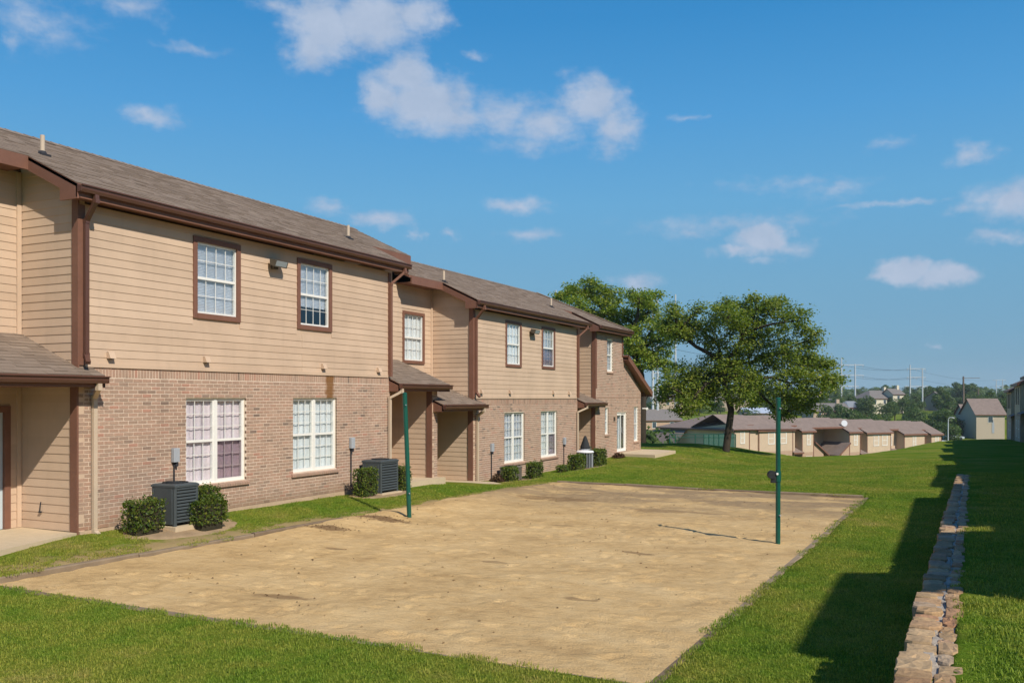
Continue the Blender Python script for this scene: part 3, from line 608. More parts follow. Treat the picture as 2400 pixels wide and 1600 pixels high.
for (y, z) in ((10.86,3.20),(13.08,3.21),(16.72,3.19),(18.95,3.17),(24.5,2.66),(26.5,2.66),(30.1,2.66),(31.6,2.65)):      # hooded dryer vents
    m = MB(); m.prism([(0.015,y-0.06,z+0.10),(0.06,y-0.06,z+0.095),(0.11,y-0.06,z-0.02),(0.015,y-0.06,z-0.02)], (0,0.12,0)); v = m.build('dryer_vent', SIDING, bld)
    m = MB(); m.box(0.02, 0.10, y-0.05, y+0.05, z-0.024, z-0.021); m.build('flap', DARK, v)
for (y, z) in ((12.30,1.30),(17.81,1.28),(25.2,0.80),(31.1,0.75)):                                                        # disconnect boxes
    m = MB(); m.bbox(0.001, 0.09, y-0.07, y+0.07, z, z+0.26, 0.01); b = m.build('electrical_box', GREYBOX, bld)
    m = MB(); m.tube([(0.03,y-0.02,z),(0.03,y-0.02,z-0.9),(0.1,y-0.02,z-1.0)], 0.014, 6); m.tube([(0.04,y+0.03,z),(0.05,y+0.02,z-0.08)], 0.03, 6); m.build('conduit', DARK, b)
LAMPG = simple('lamp_lens', (0.30,0.33,0.35), 0.15, 0.05, spec=0.6); BRONZE = simple('bronze_housing', (0.09,0.075,0.055), 0.5, 0.1)
for (y, z) in ((15.02,5.36),(28.2,4.78)):
    m = MB(); m.box(0.02, 0.10, y-0.07, y+0.07, z-0.10, z+0.08)
    m.prism([(0.10,y-0.2,z+0.10),(0.10,y-0.2,z-0.03),(0.22,y-0.2,z-0.08),(0.27,y-0.2,z+0.06)], (0,0.4,0)); f = m.build('floodlight', BRONZE, bld)
    m = MB(); m.poly([(0.222,y-0.17,z-0.072),(0.222,y+0.17,z-0.072),(0.272,y+0.17,z+0.048),(0.272,y-0.17,z+0.048)]); m.build('lens', LAMPG, f)
for (x, y, zE) in ((-1.4,10.62,ZE),(-1.1,19.2,ZE),(-1.0,23.95,ZB),(-0.9,32.0,ZB)):
    z = zr(zE, x); m = MB(); m.tube([(x,y,z-0.05),(x,y,z+0.34)], 0.04, 10); v = m.build('vent_pipe', CREAM, bld)
    m = MB(); m.tube([(x,y,z-0.02),(x,y,z+0.05),(x,y,z+0.06)], [0.10,0.06,0.045], 10); m.box(x-0.16, x+0.10, y-0.1, y+0.1, z-0.06, z-0.0); m.build('flashing', DARK, v)
m = MB(); m.tube([(0.05,40.52,2.0),(0.22,40.56,2.0)], 0.03, 6); m.tube([(0.22,40.56,1.95),(0.3,40.6,2.02)], 0.06, 8); m.build('wall_lamp', WHITE, bld)
m = MB(); m.box(0.001, 0.06, 36.66, 36.74, 1.50, 1.68); m.build('porch_lamp', BRONZE, bld)
m = MB(); m.tube([(-0.9,10.22,0.72),(-0.9,10.2,0.56)], 0.01, 6); m.box(-0.94, -0.88, 10.2, 10.23, 0.54, 0.56); m.build('hose_bib', DARK, bld)
# ------------------------------------------------------------------ terrain
def sst(a, b, x): t = np.clip((x-a)/(b-a), 0, 1); return t*t*(3-2*t)
def vnoise(X, Y, s, seed=0):                     # cheap smooth value noise
    x, y = X*s+seed*17.3, Y*s+seed*5.7; xi, yi = np.floor(x), np.floor(y); fx, fy = x-xi, y-yi; fx = fx*fx*(3-2*fx); fy = fy*fy*(3-2*fy)
    def hsh(a, b): q = np.sin(a*127.1+b*311.7+seed*74.7)*43758.5453; return q-np.floor(q)
    return (hsh(xi,yi)*(1-fx)+hsh(xi+1,yi)*fx)*(1-fy)+(hsh(xi,yi+1)*(1-fx)+hsh(xi+1,yi+1)*fx)*fy
def fbm(X, Y, s, o=4, seed=0): return sum(vnoise(X, Y, s*2**i, seed+i)*0.5**(i+1) for i in range(o))
def wallx(Y): return -0.31+0.019*(np.asarray(Y)-5.45)
def h_up(Y): return np.where(Y < 5.5, 0.9+0.006*(5.5-np.maximum(Y, -5)), 0.9-0.0277*(Y-5.5))
PIT_N, PIT_F = 7.78, 24.4
def pit_l(Y): return -11.72+0.0735*(Y-7.8)
def pit_r(Y): return -2.42+0.0267*(Y-7.7)
def pit_n(X): return 7.78-0.014*(X+12)
def h_low(X, Y):
    a = np.interp(X, [-13.1, -11, -10, -7.5, -5], [-0.004, 0.004, 0.011, 0.026, 0.025]); z = -a*np.maximum(Y-25, 0)
    g = np.interp(Y, [0, 10, 14, 18, 21, 24, 26, 29, 33, 36, 41, 46], [0.2, 0.2, 0.2, 0.16, 0.13, -0.08, -0.17, -0.16, -0.16, -0.02, 0.06, -0.1])
    w = 1-sst(-12.6, -10.9, X + np.where((Y > 7) & (Y < 25), 0.35-0.02*(Y-10), 0)); w = w*(1-sst(42, 50, Y))
    return z*(1-w)+g*w
YC = ([-60, -15, -10, -7.5, -5, -3.3, -1.1, 4, 30], [44, 44, 46, 48, 52, 65, 95, 112, 114])
def H(X, Y, micro=True):
    X = np.asarray(X, float); Y = np.asarray(Y, float); wx = wallx(Y)
    w_wall = sst(wx+0.20, wx+0.30, X); w_soft = sst(-5, 2.0, X); t = sst(29.3, 32.5, Y)
    w = w_wall*(1-t)+w_soft*t; z = h_low(X, Y)*(1-w)+h_up(Y)*w
    e = np.maximum(Y-np.interp(X, *YC), 0); z = z-np.where(e < 18, e*e*0.006, 1.944+0.216*(e-18))
    dist = np.hypot(X, Y); val = np.interp(dist, [0, 195, 225, 320, 450, 690, 1200, 3000], [-8.4, -8.4, -6.8, -3.2, -1.5, 1.5, 5, 8])+(fbm(X, Y, 0.006, 3, 5)-0.45)*np.clip((dist-230)/100, 0, 2)*2.2
    z = np.where(e > 0, np.maximum(z, val), z)
    if micro: z = z+(fbm(X, Y, 0.5, 3, 2)-0.45)*0.05*np.clip((np.abs(X+7)-3)/3+np.maximum(Y-24, 0)*0.2, 0, 1)*(dist < 120)
    inpit = sst(pit_l(Y)-0.12, pit_l(Y)+0.02, X)*(1-sst(pit_r(Y)-0.02, pit_r(Y)+0.12, X))*sst(pit_n(X)-0.12, pit_n(X)+0.02, Y)*(1-sst(PIT_F-0.02, PIT_F+0.12, Y))
    return z-0.22*inpit
def h1(x, y): return float(H(np.array([x]), np.array([y]))[0])
xs = np.unique(np.concatenate([-np.geomspace(16, 3000, 60), np.arange(-16, 6, 0.14), np.arange(-0.6, 0.9, 0.04), np.geomspace(6, 3000, 60)]))
ys = np.unique(np.concatenate([-np.geomspace(4, 600, 25), np.arange(-4, 50, 0.16), np.arange(50, 130, 0.8), np.geomspace(130, 3500, 90)]))
def grid_mesh(name, xs, ys, zf, mat, smooth=True):
    X, Y = np.meshgrid(xs, ys); Z = zf(X, Y); nx, ny = len(xs), len(ys); V = np.stack([X.ravel(), Y.ravel(), Z.ravel()], 1)
    i = np.arange(ny-1)[:, None]*nx+np.arange(nx-1)[None]; i = i.ravel(); return np_mesh(name, V, np.stack([i, i+1, i+nx+1, i+nx], 1), mat, smooth=smooth)
def lawn_colour(t, blade=False):
    big = t.noise(0.35, 4, 0.6); mid = t.noise(1.6, 4, 0.65); f = t.math('MULTIPLY_ADD', big, 0.5, t.math('MULTIPLY_ADD', mid, 0.35, t.math('MULTIPLY', t.noise(7, 3, 0.6), 0.15)))
    if blade: c = t.ramp(f, [(0.30, (0.108,0.210,0.021)), (0.44, (0.178,0.265,0.030)), (0.55, (0.280,0.308,0.049)), (0.69, (0.42,0.35,0.12))])
    else: c = t.ramp(f, [(0.30, (0.068,0.150,0.013)), (0.45, (0.112,0.184,0.018)), (0.56, (0.178,0.206,0.030)), (0.70, (0.31,0.255,0.085))])
    return c
t = NT('lawn'); c = lawn_colour(t); fine = t.noise(26, 4, 0.7); c = t.mix(1.0, c, t.ramp(fine, [(0.3, (0.62,0.66,0.55)), (0.7, (1.25,1.2,1.2))]), 'MULTIPLY')
sp = t.n('ShaderNodeSeparateXYZ'); t.put(sp.inputs[0], t.pos)
streak = t.noise(1.0, 4, 0.6, stretch=(0.25, 1.5, 1)); dry = t.math('MULTIPLY', t.rng(streak, 0.52, 0.68, 0, 1, True), t.rng(sp.outputs[1], 24, 34, 0, 1, True)); c = t.mix(t.math('MULTIPLY', dry, 0.55), c, (0.30,0.25,0.085))
lx = t.math('MULTIPLY_ADD', sp.outputs[1], -0.0735, t.math('ADD', sp.outputs[0], 11.72+0.0735*7.8)); fr_ = t.math('ABSOLUTE', t.math('ADD', lx, 0.25))
fr_ = t.math('MULTIPLY', t.rng(t.math('MULTIPLY_ADD', t.noise(3.0, 4, 0.65), 0.7, fr_), 0.45, 0.75, 1, 0, True), t.rng(sp.outputs[1], 24.0, 25.5, 1, 0)); c = t.mix(t.math('MULTIPLY', fr_, 0.85), c, (0.36,0.25,0.13))
LAWN = t.base(c, 1.0, 0.0); t.bump(t.noise(70, 4, 0.7), 0.6, 0.03)
tag(link('ground', grid_mesh('ground', xs, ys, H, LAWN)), kind='structure')

# ---- sand court -----------------------------------------------------------------
t = NT('sand'); f = t.noise(0.7, 5, 0.6, stretch=(1, 1.4, 1)); f2 = t.noise(5, 4, 0.65); ff = t.math('MULTIPLY_ADD', f, 0.6, t.math('MULTIPLY', f2, 0.4))
c = t.ramp(ff, [(0.34, (0.45,0.292,0.130)), (0.47, (0.58,0.390,0.178)), (0.62, (0.66,0.462,0.225))]); g = t.noise(90, 4, 0.75)
c = t.mix(1.0, c, t.ramp(g, [(0.3, (0.80,)*3), (0.7, (1.14,)*3)]), 'MULTIPLY')
sp = t.n('ShaderNodeSeparateXYZ'); t.put(sp.inputs[0], t.pos); damp = t.math('MULTIPLY', t.rng(sp.outputs[1], 17.5, 22.5, 0, 1, True), t.rng(t.noise(0.9, 5, 0.6, stretch=(0.5, 1, 1)), 0.38, 0.54, 0, 1, True))
c = t.mix(t.math('MULTIPLY', damp, 0.8), c, (0.27,0.19,0.11))
def spot(t, cx, cy, rx, ry, k):
    v = t.n('ShaderNodeVectorMath', operation='SUBTRACT'); t.put(v.inputs[0], t.pos); v.inputs[1].default_value = (cx, cy, 0); w = t.scalevec(v.outputs[0], (1/rx, 1/ry, 0)); l = t.n('ShaderNodeVectorMath', operation='LENGTH'); t.put(l.inputs[0], w)
    return t.math('MULTIPLY', t.rng(t.math('MULTIPLY_ADD', t.noise(4.5, 5, 0.65), 1.6, t.math('SUBTRACT', l.outputs['Value'], 0.8)), 0.55, 1.0, 1, 0, True), k)
for q in ((-10.5,15.35,0.75,0.32,0.85),(-10.75,13.9,0.55,0.22,0.8),(-9.3,12.2,0.25,0.12,0.6),(-7.7,9.0,0.55,0.12,0.6),(-4.6,14.1,0.35,0.15,0.6),(-8.9,20.8,1.3,0.5,0.55),(-5.6,19.6,1.6,0.35,0.45),(-6.4,12.4,0.3,0.12,0.5),(-4.2,10.6,0.3,0.1,0.5),(-7.0,16.5,0.4,0.12,0.45)): c = t.mix(spot(t, *q), c, (0.17,0.10,0.05))
SANDM = t.base(c, 0.95, 0.1); t.bump(t.math('MULTIPLY_ADD', t.noise(5, 6, 0.68, stretch=(0.55,1.3,1)), 0.8, t.math('MULTIPLY', t.noise(45, 4), 0.2)), 0.85, 0.09)
PRINTS = [(random.uniform(-11, -2.6), random.uniform(8, 24), random.gauss(0.2, 0.5), random.uniform(0.09, 0.17)) for _ in range(480)]
def sandz(X, Y):
    z = -0.045+(fbm(X, Y, 0.45, 3, 11)-0.45)*0.06+(np.abs(fbm(X*0.7, Y*1.3, 0.9, 3, 21)-0.44))*0.07+(fbm(X*0.7, Y*1.2, 3.0, 3, 31)-0.45)*0.045
    for fx, fy, fa, fl in PRINTS:
        k = (np.abs(X-fx) < 0.4) & (np.abs(Y-fy) < 0.4)
        if k.any():
            u = ((X[k]-fx)*math.cos(fa)+(Y[k]-fy)*math.sin(fa))/fl; v = (-(X[k]-fx)*math.sin(fa)+(Y[k]-fy)*math.cos(fa))/(fl*0.5); q = u*u+v*v; z[k] += -0.022*np.exp(-q*1.2)+0.011*np.exp(-(np.sqrt(q)-1.5)**2*4)
    l, r = X-pit_l(Y), pit_r(Y)-X; n, f = Y-pit_n(X), PIT_F-Y
    berm = np.exp(-((l-0.3)/0.55)**2)*sst(12.5, 15, Y)*(1-sst(22.5, 24.5, Y))*0.10; berm2 = np.exp(-((f-0.35)/0.35)**2)*(1-sst(-8.5, -6.5, X))*0.06
    z = z+berm+berm2
    edge = np.minimum(np.minimum(l, r), np.minimum(n, f)); wob = (fbm(X, Y, 1.3, 3, 41)-0.45)*0.5
    spill = sst(12.5, 15, Y)*(1-sst(22.5, 24.5, Y))*(l < 2)*0.35
    return z-np.clip(-(edge+np.abs(wob)*0.25+0.03+spill), 0, 0.3)*1.1
SX = np.arange(-12.5, -1.6, 0.045); SY = np.arange(7.3, 25.0, 0.05)
tag(link('sand_court', grid_mesh('sand_court', SX, SY, sandz, SANDM)), kind='structure')
TIMBER = attr_mat('weathered_timber', [(0, (0.20,0.145,0.095)), (1, (0.31,0.235,0.155))], 0.9, 0.1, 3, 0.3, 0.5, 60)
edg = thing('timber_edging', (-7, 16, 0), 'low weathered timber edging laid around the sand volleyball court', 'edging')
def timbers(P, Q, rise, skip=()):
    P, Q = Vector(P), Vector(Q); L = (Q-P).length; n = max(1, round(L/2.4)); d = (Q-P)/n
    for i in range(n):
        if i in skip: continue
        a, b = P+d*i, P+d*(i+1); u = d.normalized(); a = a+u*0.01; b = b-u*0.01; j = random.uniform(-0.015, 0.015); za = rise(a.x, a.y)+j; zb = rise(b.x, b.y)+j; s = Vector((-u.y, u.x, 0))*0.055
        m = MB(); off = Vector((7, -16, 0)); rr = random.random()
        def ring(p, z): p = p+off; q = 0.018; return [tuple(p-s+Vector((0,0,z-0.16))), tuple(p+s+Vector((0,0,z-0.16))), tuple(p+s+Vector((0,0,z-q))), tuple(p+s*0.7+Vector((0,0,z))), tuple(p-s*0.7+Vector((0,0,z))), tuple(p-s+Vector((0,0,z-q)))]
        m.loft([ring(a, za), ring(b, zb)], rr); m.build('timber', TIMBER, edg)
def lawn_z(d): return lambda x, y: float(h_low(np.array([x]), np.array([y]))[0])+d
timbers((pit_l(7.7)-0.06, 7.72, 0), (pit_l(15)-0.06, 15, 0), lambda x, y: 0.03); timbers((pit_l(15)-0.06, 15, 0), (pit_l(24.4)-0.06, 24.4, 0), lambda x, y: 0.01)
timbers((-11.75, pit_n(-11.75)-0.06, 0), (-2.4, pit_n(-2.4)-0.06, 0), lambda x, y: -0.02)
timbers((pit_r(7.6)+0.06, 7.6, 0), (pit_r(24.4)+0.06, 24.4, 0), lambda x, y: -0.012)
timbers((-10.5, 24.46, 0), (-2.0, 24.46, 0), lambda x, y: 0.05 if x < -6.5 else 0.015)

# debris on the sand: twigs and dry leaves, far too many to count
m = MB()
for i in range(260):
    x, y = random.uniform(-11, -2.6), random.uniform(8, 24); x = max(x, pit_l(y)+0.3); x = min(x, pit_r(y)-0.2); z = float(sandz(np.array([x]), np.array([y]))[0]); a = random.random()*6.28; s = random.uniform(0.010, 0.034)
    u, v = Vector((math.cos(a), math.sin(a), 0)), Vector((-math.sin(a), math.cos(a), 0)); p = Vector((x, y, z+0.006))
    m.poly([p-u*s, p+v*s*0.45+Vector((0,0,0.012)), p+u*s, p-v*s*0.45], random.random())
for (cx, cy, n_) in ((-10.55, 15.35, 70), (-10.75, 13.9, 50), (-7.6, 9.0, 14), (-4.7, 14.0, 12), (-9.6, 9.4, 10)):
    for i in range(n_):
        x, y = random.gauss(cx, 0.32), random.gauss(cy, 0.18); z = float(sandz(np.array([x]), np.array([y]))[0]); a = random.random()*6.28; s = random.uniform(0.010, 0.032)
        u, v = Vector((math.cos(a), math.sin(a), 0)), Vector((-math.sin(a), math.cos(a), 0)); p = Vector((x, y, z+0.008)); m.poly([p-u*s, p+v*s*0.4+Vector((0,0,0.014)), p+u*s, p-v*s*0.4], random.random())
LITTER = attr_mat('dry_litter', [(0, (0.10,0.06,0.03)), (0.6, (0.22,0.13,0.06)), (1, (0.36,0.25,0.12))], 0.9, 0.1, 5, 0.2, 0)
tag(m.build('leaf_litter', LITTER), 'scattered dry leaves and twigs lying on the sand court', None, None, 'stuff')

# ---- concrete -----------------------------------------------------------------------
def slabpoly(name, pts, z0, z1):
    m = MB(); m.prism([(x, y, z0) for x, y in pts], (0, 0, z1-z0)); return tag(m.build(name, CONCRETE), kind='structure')
slabpoly('porch_slab', [(-14.55,4.0),(-12.3,4.0),(-12.45,8.0),(-13.06,10.19),(-14.55,10.24)], -0.1, 0.255)
slabpoly('porch_slab', [(-14.55,19.51),(-12.85,19.51),(-12.85,21.93),(-14.55,21.59)], -0.2, 0.262)
slabpoly('porch_slab', [(-14.55,21.95),(-12.6,21.95),(-11.9,23.6),(-12.4,23.99),(-14.55,23.99)], -0.5, -0.03)
slabpoly('porch_slab', [(-14.55,32.51),(-12.5,32.51),(-12.5,34.40),(-14.55,34.40)], -0.5, -0.12)
slabpoly('patio', [(-13.07,36.7),(-11.2,36.5),(-11.3,40.0),(-12.2,40.35),(-13.07,40.4)], -0.3, 0.10)

# bare soil round the shrubs and condensers
SOIL = simple('bare_soil', (0.33,0.23,0.135), 0.95, 0.25, 4, 0.1, bump=0.6, bscale=40)
def bed(cx, cy, rx, ry):
    us = np.linspace(-1, 1, 25); U, W_ = np.meshgrid(us, us); r = np.maximum(np.abs(U), np.abs(W_)); k = np.where(r > 0, r/np.maximum(np.hypot(U, W_), 1e-6), 1); X = cx+U*k*rx*(1+0.25*(fbm(U*2+cx, W_*2+cy, 1.0, 2, 3)-0.45)); Y = cy+W_*k*ry*(1+0.25*(fbm(U*2+cy, W_*2+cx, 1.0, 2, 6)-0.45)); Z = H(X, Y)+0.016-0.03*np.clip(r-0.85, 0, 1)/0.15
    V = np.stack([X.ravel(), Y.ravel(), Z.ravel()], 1); i = np.arange(24)[:, None]*25+np.arange(24)[None]; i = i.ravel(); tag(link('bare_soil', np_mesh('bare_soil', V, np.stack([i, i+1, i+26, i+25], 1), SOIL, smooth=True)), kind='structure')
bed(-12.45, 11.9, 0.62, 1.35); bed(-12.6, 18.3, 0.52, 1.2); bed(-12.45, 25.9, 0.6, 1.6); bed(-12.4, 31.4, 0.7, 1.9)

# ---- condensers ------------------------------------------------------------------------
SLATE = simple('slate_grey_enamel', (0.060,0.072,0.075), 0.5, 0.12, 2.0, spec=0.35); SLATE2 = simple('dark_coil', (0.02,0.022,0.024), 0.7, 0.2)
def condenser(loc, w, d, h, label, mats=(SLATE, SLATE2), pad=True):
    t_ = thing('air_conditioner', loc, label, 'air conditioner', 'air conditioning condensers along the wall')
    m = MB(); m.bbox(-d/2+0.03, d/2-0.03, -w/2+0.03, w/2-0.03, 0.05, h-0.06, 0.02); m.build('coil', mats[1], t_)
    for sx in (-1, 1):
        for sy in (-1, 1): m = MB(); m.bbox(sx*(d/2-0.03)-0.03, sx*(d/2-0.03)+0.03, sy*(w/2-0.03)-0.03, sy*(w/2-0.03)+0.03, 0.0, h-0.05, 0.012); m.build('corner_post', mats[0], t_)
    m = MB(); m.bbox(-d/2+0.061, d/2-0.061, -w/2-0.002, -w/2+0.03, 0.03, h-0.05, 0.01); m.build('side_panel', mats[0], t_)
    n = 11
    for i in range(n):
        z = 0.07+(h-0.16)*i/(n-1); m = MB(); m.prism([(d/2-0.025,-w/2+0.055,z),(d/2+0.004,-w/2+0.055,z-0.012),(d/2+0.004,-w/2+0.055,z+0.006),(d/2-0.025,-w/2+0.055,z+0.03)], (0,w-0.11,0)); m.build('louver', mats[0], t_)
        m = MB(); m.prism([(-d/2+0.05,w/2-0.025,z),(-d/2+0.05,w/2+0.004,z-0.012),(-d/2+0.05,w/2+0.004,z+0.006),(-d/2+0.05,w/2-0.025,z+0.03)], (d-0.10,0,0)); m.build('louver', mats[0], t_)
    m = MB(); m.loft([[( -d/2-0.008,-w/2-0.008,h-0.06),(d/2+0.008,-w/2-0.008,h-0.06),(d/2+0.008,w/2+0.008,h-0.06),(-d/2-0.008,w/2+0.008,h-0.06)],[( -d/2-0.008,-w/2-0.008,h-0.025),(d/2+0.008,-w/2-0.008,h-0.025),(d/2+0.008,w/2+0.008,h-0.025),(-d/2-0.008,w/2+0.008,h-0.025)],[(-d/2+0.03,-w/2+0.03,h),(d/2-0.03,-w/2+0.03,h),(d/2-0.03,w/2-0.03,h),(-d/2+0.03,w/2-0.03,h)]]); m.build('top_cover', mats[0], t_)
    m = MB(); R = min(w, d)/2-0.06
    for r in (R, R*0.75, R*0.5, R*0.25): m.tube([(r*math.cos(a), r*math.sin(a), h+0.012) for a in np.linspace(0, 2*math.pi, 25)], 0.006, 5)
    for a in np.linspace(0, math.pi, 6, endpoint=False): m.bar((R*math.cos(a),R*math.sin(a),h+0.008), (-R*math.cos(a),-R*math.sin(a),h+0.008), 0.008, 0.008)
    m.build('fan_grille', mats[1], t_)
    if pad: m = MB(); m.box(-d/2-0.08, d/2+0.08, -w/2-0.06, w/2+0.06, -0.25, -0.001); m.build('pad', CONCRETE, t_)
    return t_
condenser((-12.575, 11.84, 0.23), 0.56, 0.57, 0.74, 'dark grey condenser between two shrubs under the pink curtained window')
condenser((-12.70, 18.49, 0.18), 0.76, 0.56, 0.80, 'dark grey condenser beside a cube shrub near the left green pole')
TAUPE = simple('taupe_enamel', (0.13,0.115,0.09), 0.6, 0.15); condenser((-12.72, 25.85, -0.17), 0.62, 0.5, 0.48, 'brownish condenser between two small shrubs below the farther unit windows', (TAUPE, SLATE2))
t_ = thing('air_conditioner', (-12.35, 31.4, -0.12), 'round topped grey condenser with a white lid between clipped shrubs near the end unit', 'air conditioner', 'air conditioning condensers along the wall')
m = MB(); m.tube([(0,0,0),(0,0,0.58)], 0.27, 20); m.build('coil', SLATE2, t_)
for k in range(20):
    a = 2*math.pi*k/20; m = MB(); m.bar((0.29*math.cos(a),0.29*math.sin(a),0.02),(0.29*math.cos(a),0.29*math.sin(a),0.57), 0.035, 0.012); m.build('slat', GREYBOX, t_)
m = MB(); m.tube([(0,0,0.57),(0,0,0.60),(0,0,0.64),(0,0,0.66)], [0.33,0.34,0.30,0.12], 20); m.build('top_cover', simple('white_lid', (0.8,0.78,0.8), 0.4, 0.04), t_)
# small covered grill and bin standing in the last porch
t_ = thing('patio_table', (-12.95, 32.95, -0.12), 'small grey side table on the last porch', 'side table')
m = MB(); m.tube([(0,0,0.58),(0,0,0.62)], 0.24, 14); m.build('table_top', GREYBOX, t_)
for a in (0.4, 2.5, 4.6): m = MB(); m.tube([(0.2*math.cos(a),0.2*math.sin(a),0),(0.14*math.cos(a),0.14*math.sin(a),0.58)], 0.018, 6); m.build('leg', GREYBOX, t_)
m = MB(); m.tube([(-12.95,32.95,0.50),(-12.95,32.95,0.56),(-12.95,32.95,0.70),(-12.95,32.95,0.96),(-12.95,32.95,1.0)], [0.19,0.2,0.15,0.06,0.03], 12)
tag(m.build('folded_umbrella', simple('dark_cover', (0.03,0.032,0.034), 0.85, 0.2)), 'dark cone shaped cloth cover standing on the small grey side table', 'cover')

# ---- volleyball poles ---------------------------------------------------------------------
GREEN = simple('green_pole_paint', (0.006,0.085,0.058), 0.35, 0.15, 3, spec=0.5)
def pole(loc, top, r, label, winch=False):
    t_ = thing('volleyball_pole', loc, label, 'pole', 'volleyball net poles'); m = MB(); top = Vector(top); m.tube([(0,0,-0.25), top*0.5, top*0.996, top], [r, r, r, r*0.85], 18); m.build('post', GREEN, t_, smooth=False)
    m = MB(); m.tube([top, top+Vector((0,0,0.02)), top+Vector((0,0,0.035))], [r*1.02, r*1.02, r*0.5], 18); m.build('cap', GREEN, t_)
    for zz in (2.35, 0.5): m = MB(); q = top*(zz/top.z); m.tube([q+Vector((r*0.6,-r*0.6,0)), q+Vector((r*1.25,-r*1.25,0))], 0.012, 8); m.build('eye_bolt', GREYBOX, t_)
    if winch:
        w = MB(); w.tube([(0,0,1.08),(0,0,1.26)], 0.052, 16); wo_ = w.build('clamp', GREEN, t_)
        R_ = Vector((math.cos(TH), math.sin(TH), 0)); Fv = Vector((-math.sin(TH), math.cos(TH), 0)); c0 = R_*-0.125+Vector((0,0,1.2))
        w = MB(); w.tube([c0-Fv*0.05+R_*0.02, c0+Fv*0.05+R_*0.02], 0.072, 16); w.build('winch_drum', SLATE2, t_)
        w = MB(); w.hexa([tuple(R_*a+Fv*b+Vector((0,0,z))) for z in (1.06, 1.16) for a, b in ((-0.12,-0.03),(-0.03,-0.03),(-0.03,0.03),(-0.12,0.03))]); w.build('winch_bracket', SLATE2, t_)
        w = MB(); w.tube([R_*-0.03-Fv*0.055+Vector((0,0,1.22)), R_*-0.03-Fv*0.075+Vector((0,0,1.22))], 0.02, 10); w.build('bolt', WHITE, t_)
    return t_
pole((-10.23, 15.97, 0.0), (-0.085, -0.06, 2.58), 0.048, 'green steel pole leaning left at the building side of the sand court')
pole((-2.70, 15.97, -0.03), (0.006, 0.0, 2.50), 0.041, 'upright green steel pole with a dark winch on the lawn side of the sand court', True)

# ---- shrubs ----------------------------------------------------------------------------------
def leaf_mat(name, stops, rough=0.5):
    t = NT(name); c = t.ramp(t.attr(), stops); t.base(c, rough, 0.35)
    tl = t.n('ShaderNodeBsdfTranslucent'); t.put(tl.inputs[0], t.mix(1.0, c, (1.1,1.25,0.5), 'MULTIPLY')); mx = t.n('ShaderNodeMixShader'); mx.inputs[0].default_value = 0.45
    t.t.links.new(t.b.outputs[0], mx.inputs[1]); t.t.links.new(tl.outputs[0], mx.inputs[2]); t.t.links.new(mx.outputs[0], t.out.inputs[0]); return t.mat
HEDGE = leaf_mat('hedge_leaf', [(0, (0.028,0.058,0.011)), (0.35, (0.072,0.125,0.018)), (0.7, (0.15,0.195,0.026)), (1, (0.32,0.30,0.055))], 0.42)
TWIG = simple('shrub_twigs', (0.035,0.03,0.015), 0.9, 0.3)
def leaves(P, N, size, rnd, aspect=0.55, jitter=0.6):      # P centres, N outward normals -> quads folded along the middle
    n = len(P); N = N+RNG.normal(0, jitter, (n, 3)); N /= np.linalg.norm(N, axis=1)[:, None]+1e-9
    A = np.cross(N, RNG.normal(0, 1, (n, 3))); A /= np.linalg.norm(A, axis=1)[:, None]+1e-9; B = np.cross(N, A); s = size[:, None]
    V = np.stack([P-A*s, P-B*s*aspect+N*s*0.12, P+A*s, P+B*s*aspect+N*s*0.12], 1).reshape(-1, 3); F = np.arange(4*n, dtype=np.int32).reshape(-1, 4); return V, F, np.repeat(rnd, 4)
def shrub(loc, boxes, label, n=2600, ls=0.026, cat='shrub', group='clipped shrubs beside the condensers'):
    t_ = thing('clipped_shrub', loc, label, cat, group); Ps = []; Ns = []; core = MB()
    for (x0,x1,y0,y1,z0,z1) in boxes:
        A = [(y1-y0)*(z1-z0)]*2+[(x1-x0)*(z1-z0)]*2+[(x1-x0)*(y1-y0)]; k = int(n*sum(A)/2.4); f = RNG.choice(5, k, p=np.array(A)/sum(A)); u, v = RNG.random(k), RNG.random(k)
        P = np.stack([x0+(x1-x0)*u, y0+(y1-y0)*v, z0+(z1-z0)*RNG.random(k)], 1); N = np.zeros((k, 3))
        for fi, (ax, val, s) in enumerate(((0,x0,-1),(0,x1,1),(1,y0,-1),(1,y1,1),(2,z1,1))): q = f == fi; P[q, ax] = val; N[q, ax] = s
        c = np.array([(x0+x1)/2, (y0+y1)/2, (z0+z1)/2]); hw = np.array([(x1-x0)/2, (y1-y0)/2, (z1-z0)/2]); L = (P-c)/hw; rr = np.linalg.norm(L, axis=1); P = c+L*hw*(1-0.11*np.clip(rr-1.05, 0, 1))[:, None]
        P = P+N*(RNG.normal(0, 0.02, k)+(RNG.random(k) < 0.05)*RNG.uniform(0.02, 0.09, k)-0.02+0.05*(fbm(P[:,0]*3+P[:,2]*4, P[:,1]*3, 2.0, 2, 3)-0.45))[:, None]; Ps.append(P); Ns.append(N)
        core.bbox(x0+0.06, x1-0.06, y0+0.06, y1-0.06, z0-0.1, z1-0.07, 0.05)
    P = np.concatenate(Ps); N = np.concatenate(Ns); V, F, r = leaves(P, N, RNG.uniform(0.7, 1.3, len(P))*ls, RNG.beta(2, 2, len(P)), 0.55, 0.7)
    tag(link('foliage', np_mesh('foliage', V, F, HEDGE, r), t_), kind='stuff'); core.build('twigs', TWIG, t_); return t_
shrub((-12.55, 11.0, 0.2), [(-0.10,0.28,-0.30,0.36,0.02,0.56)], 'cube shaped shrub left of the nearest condenser, beside the cream downspout')
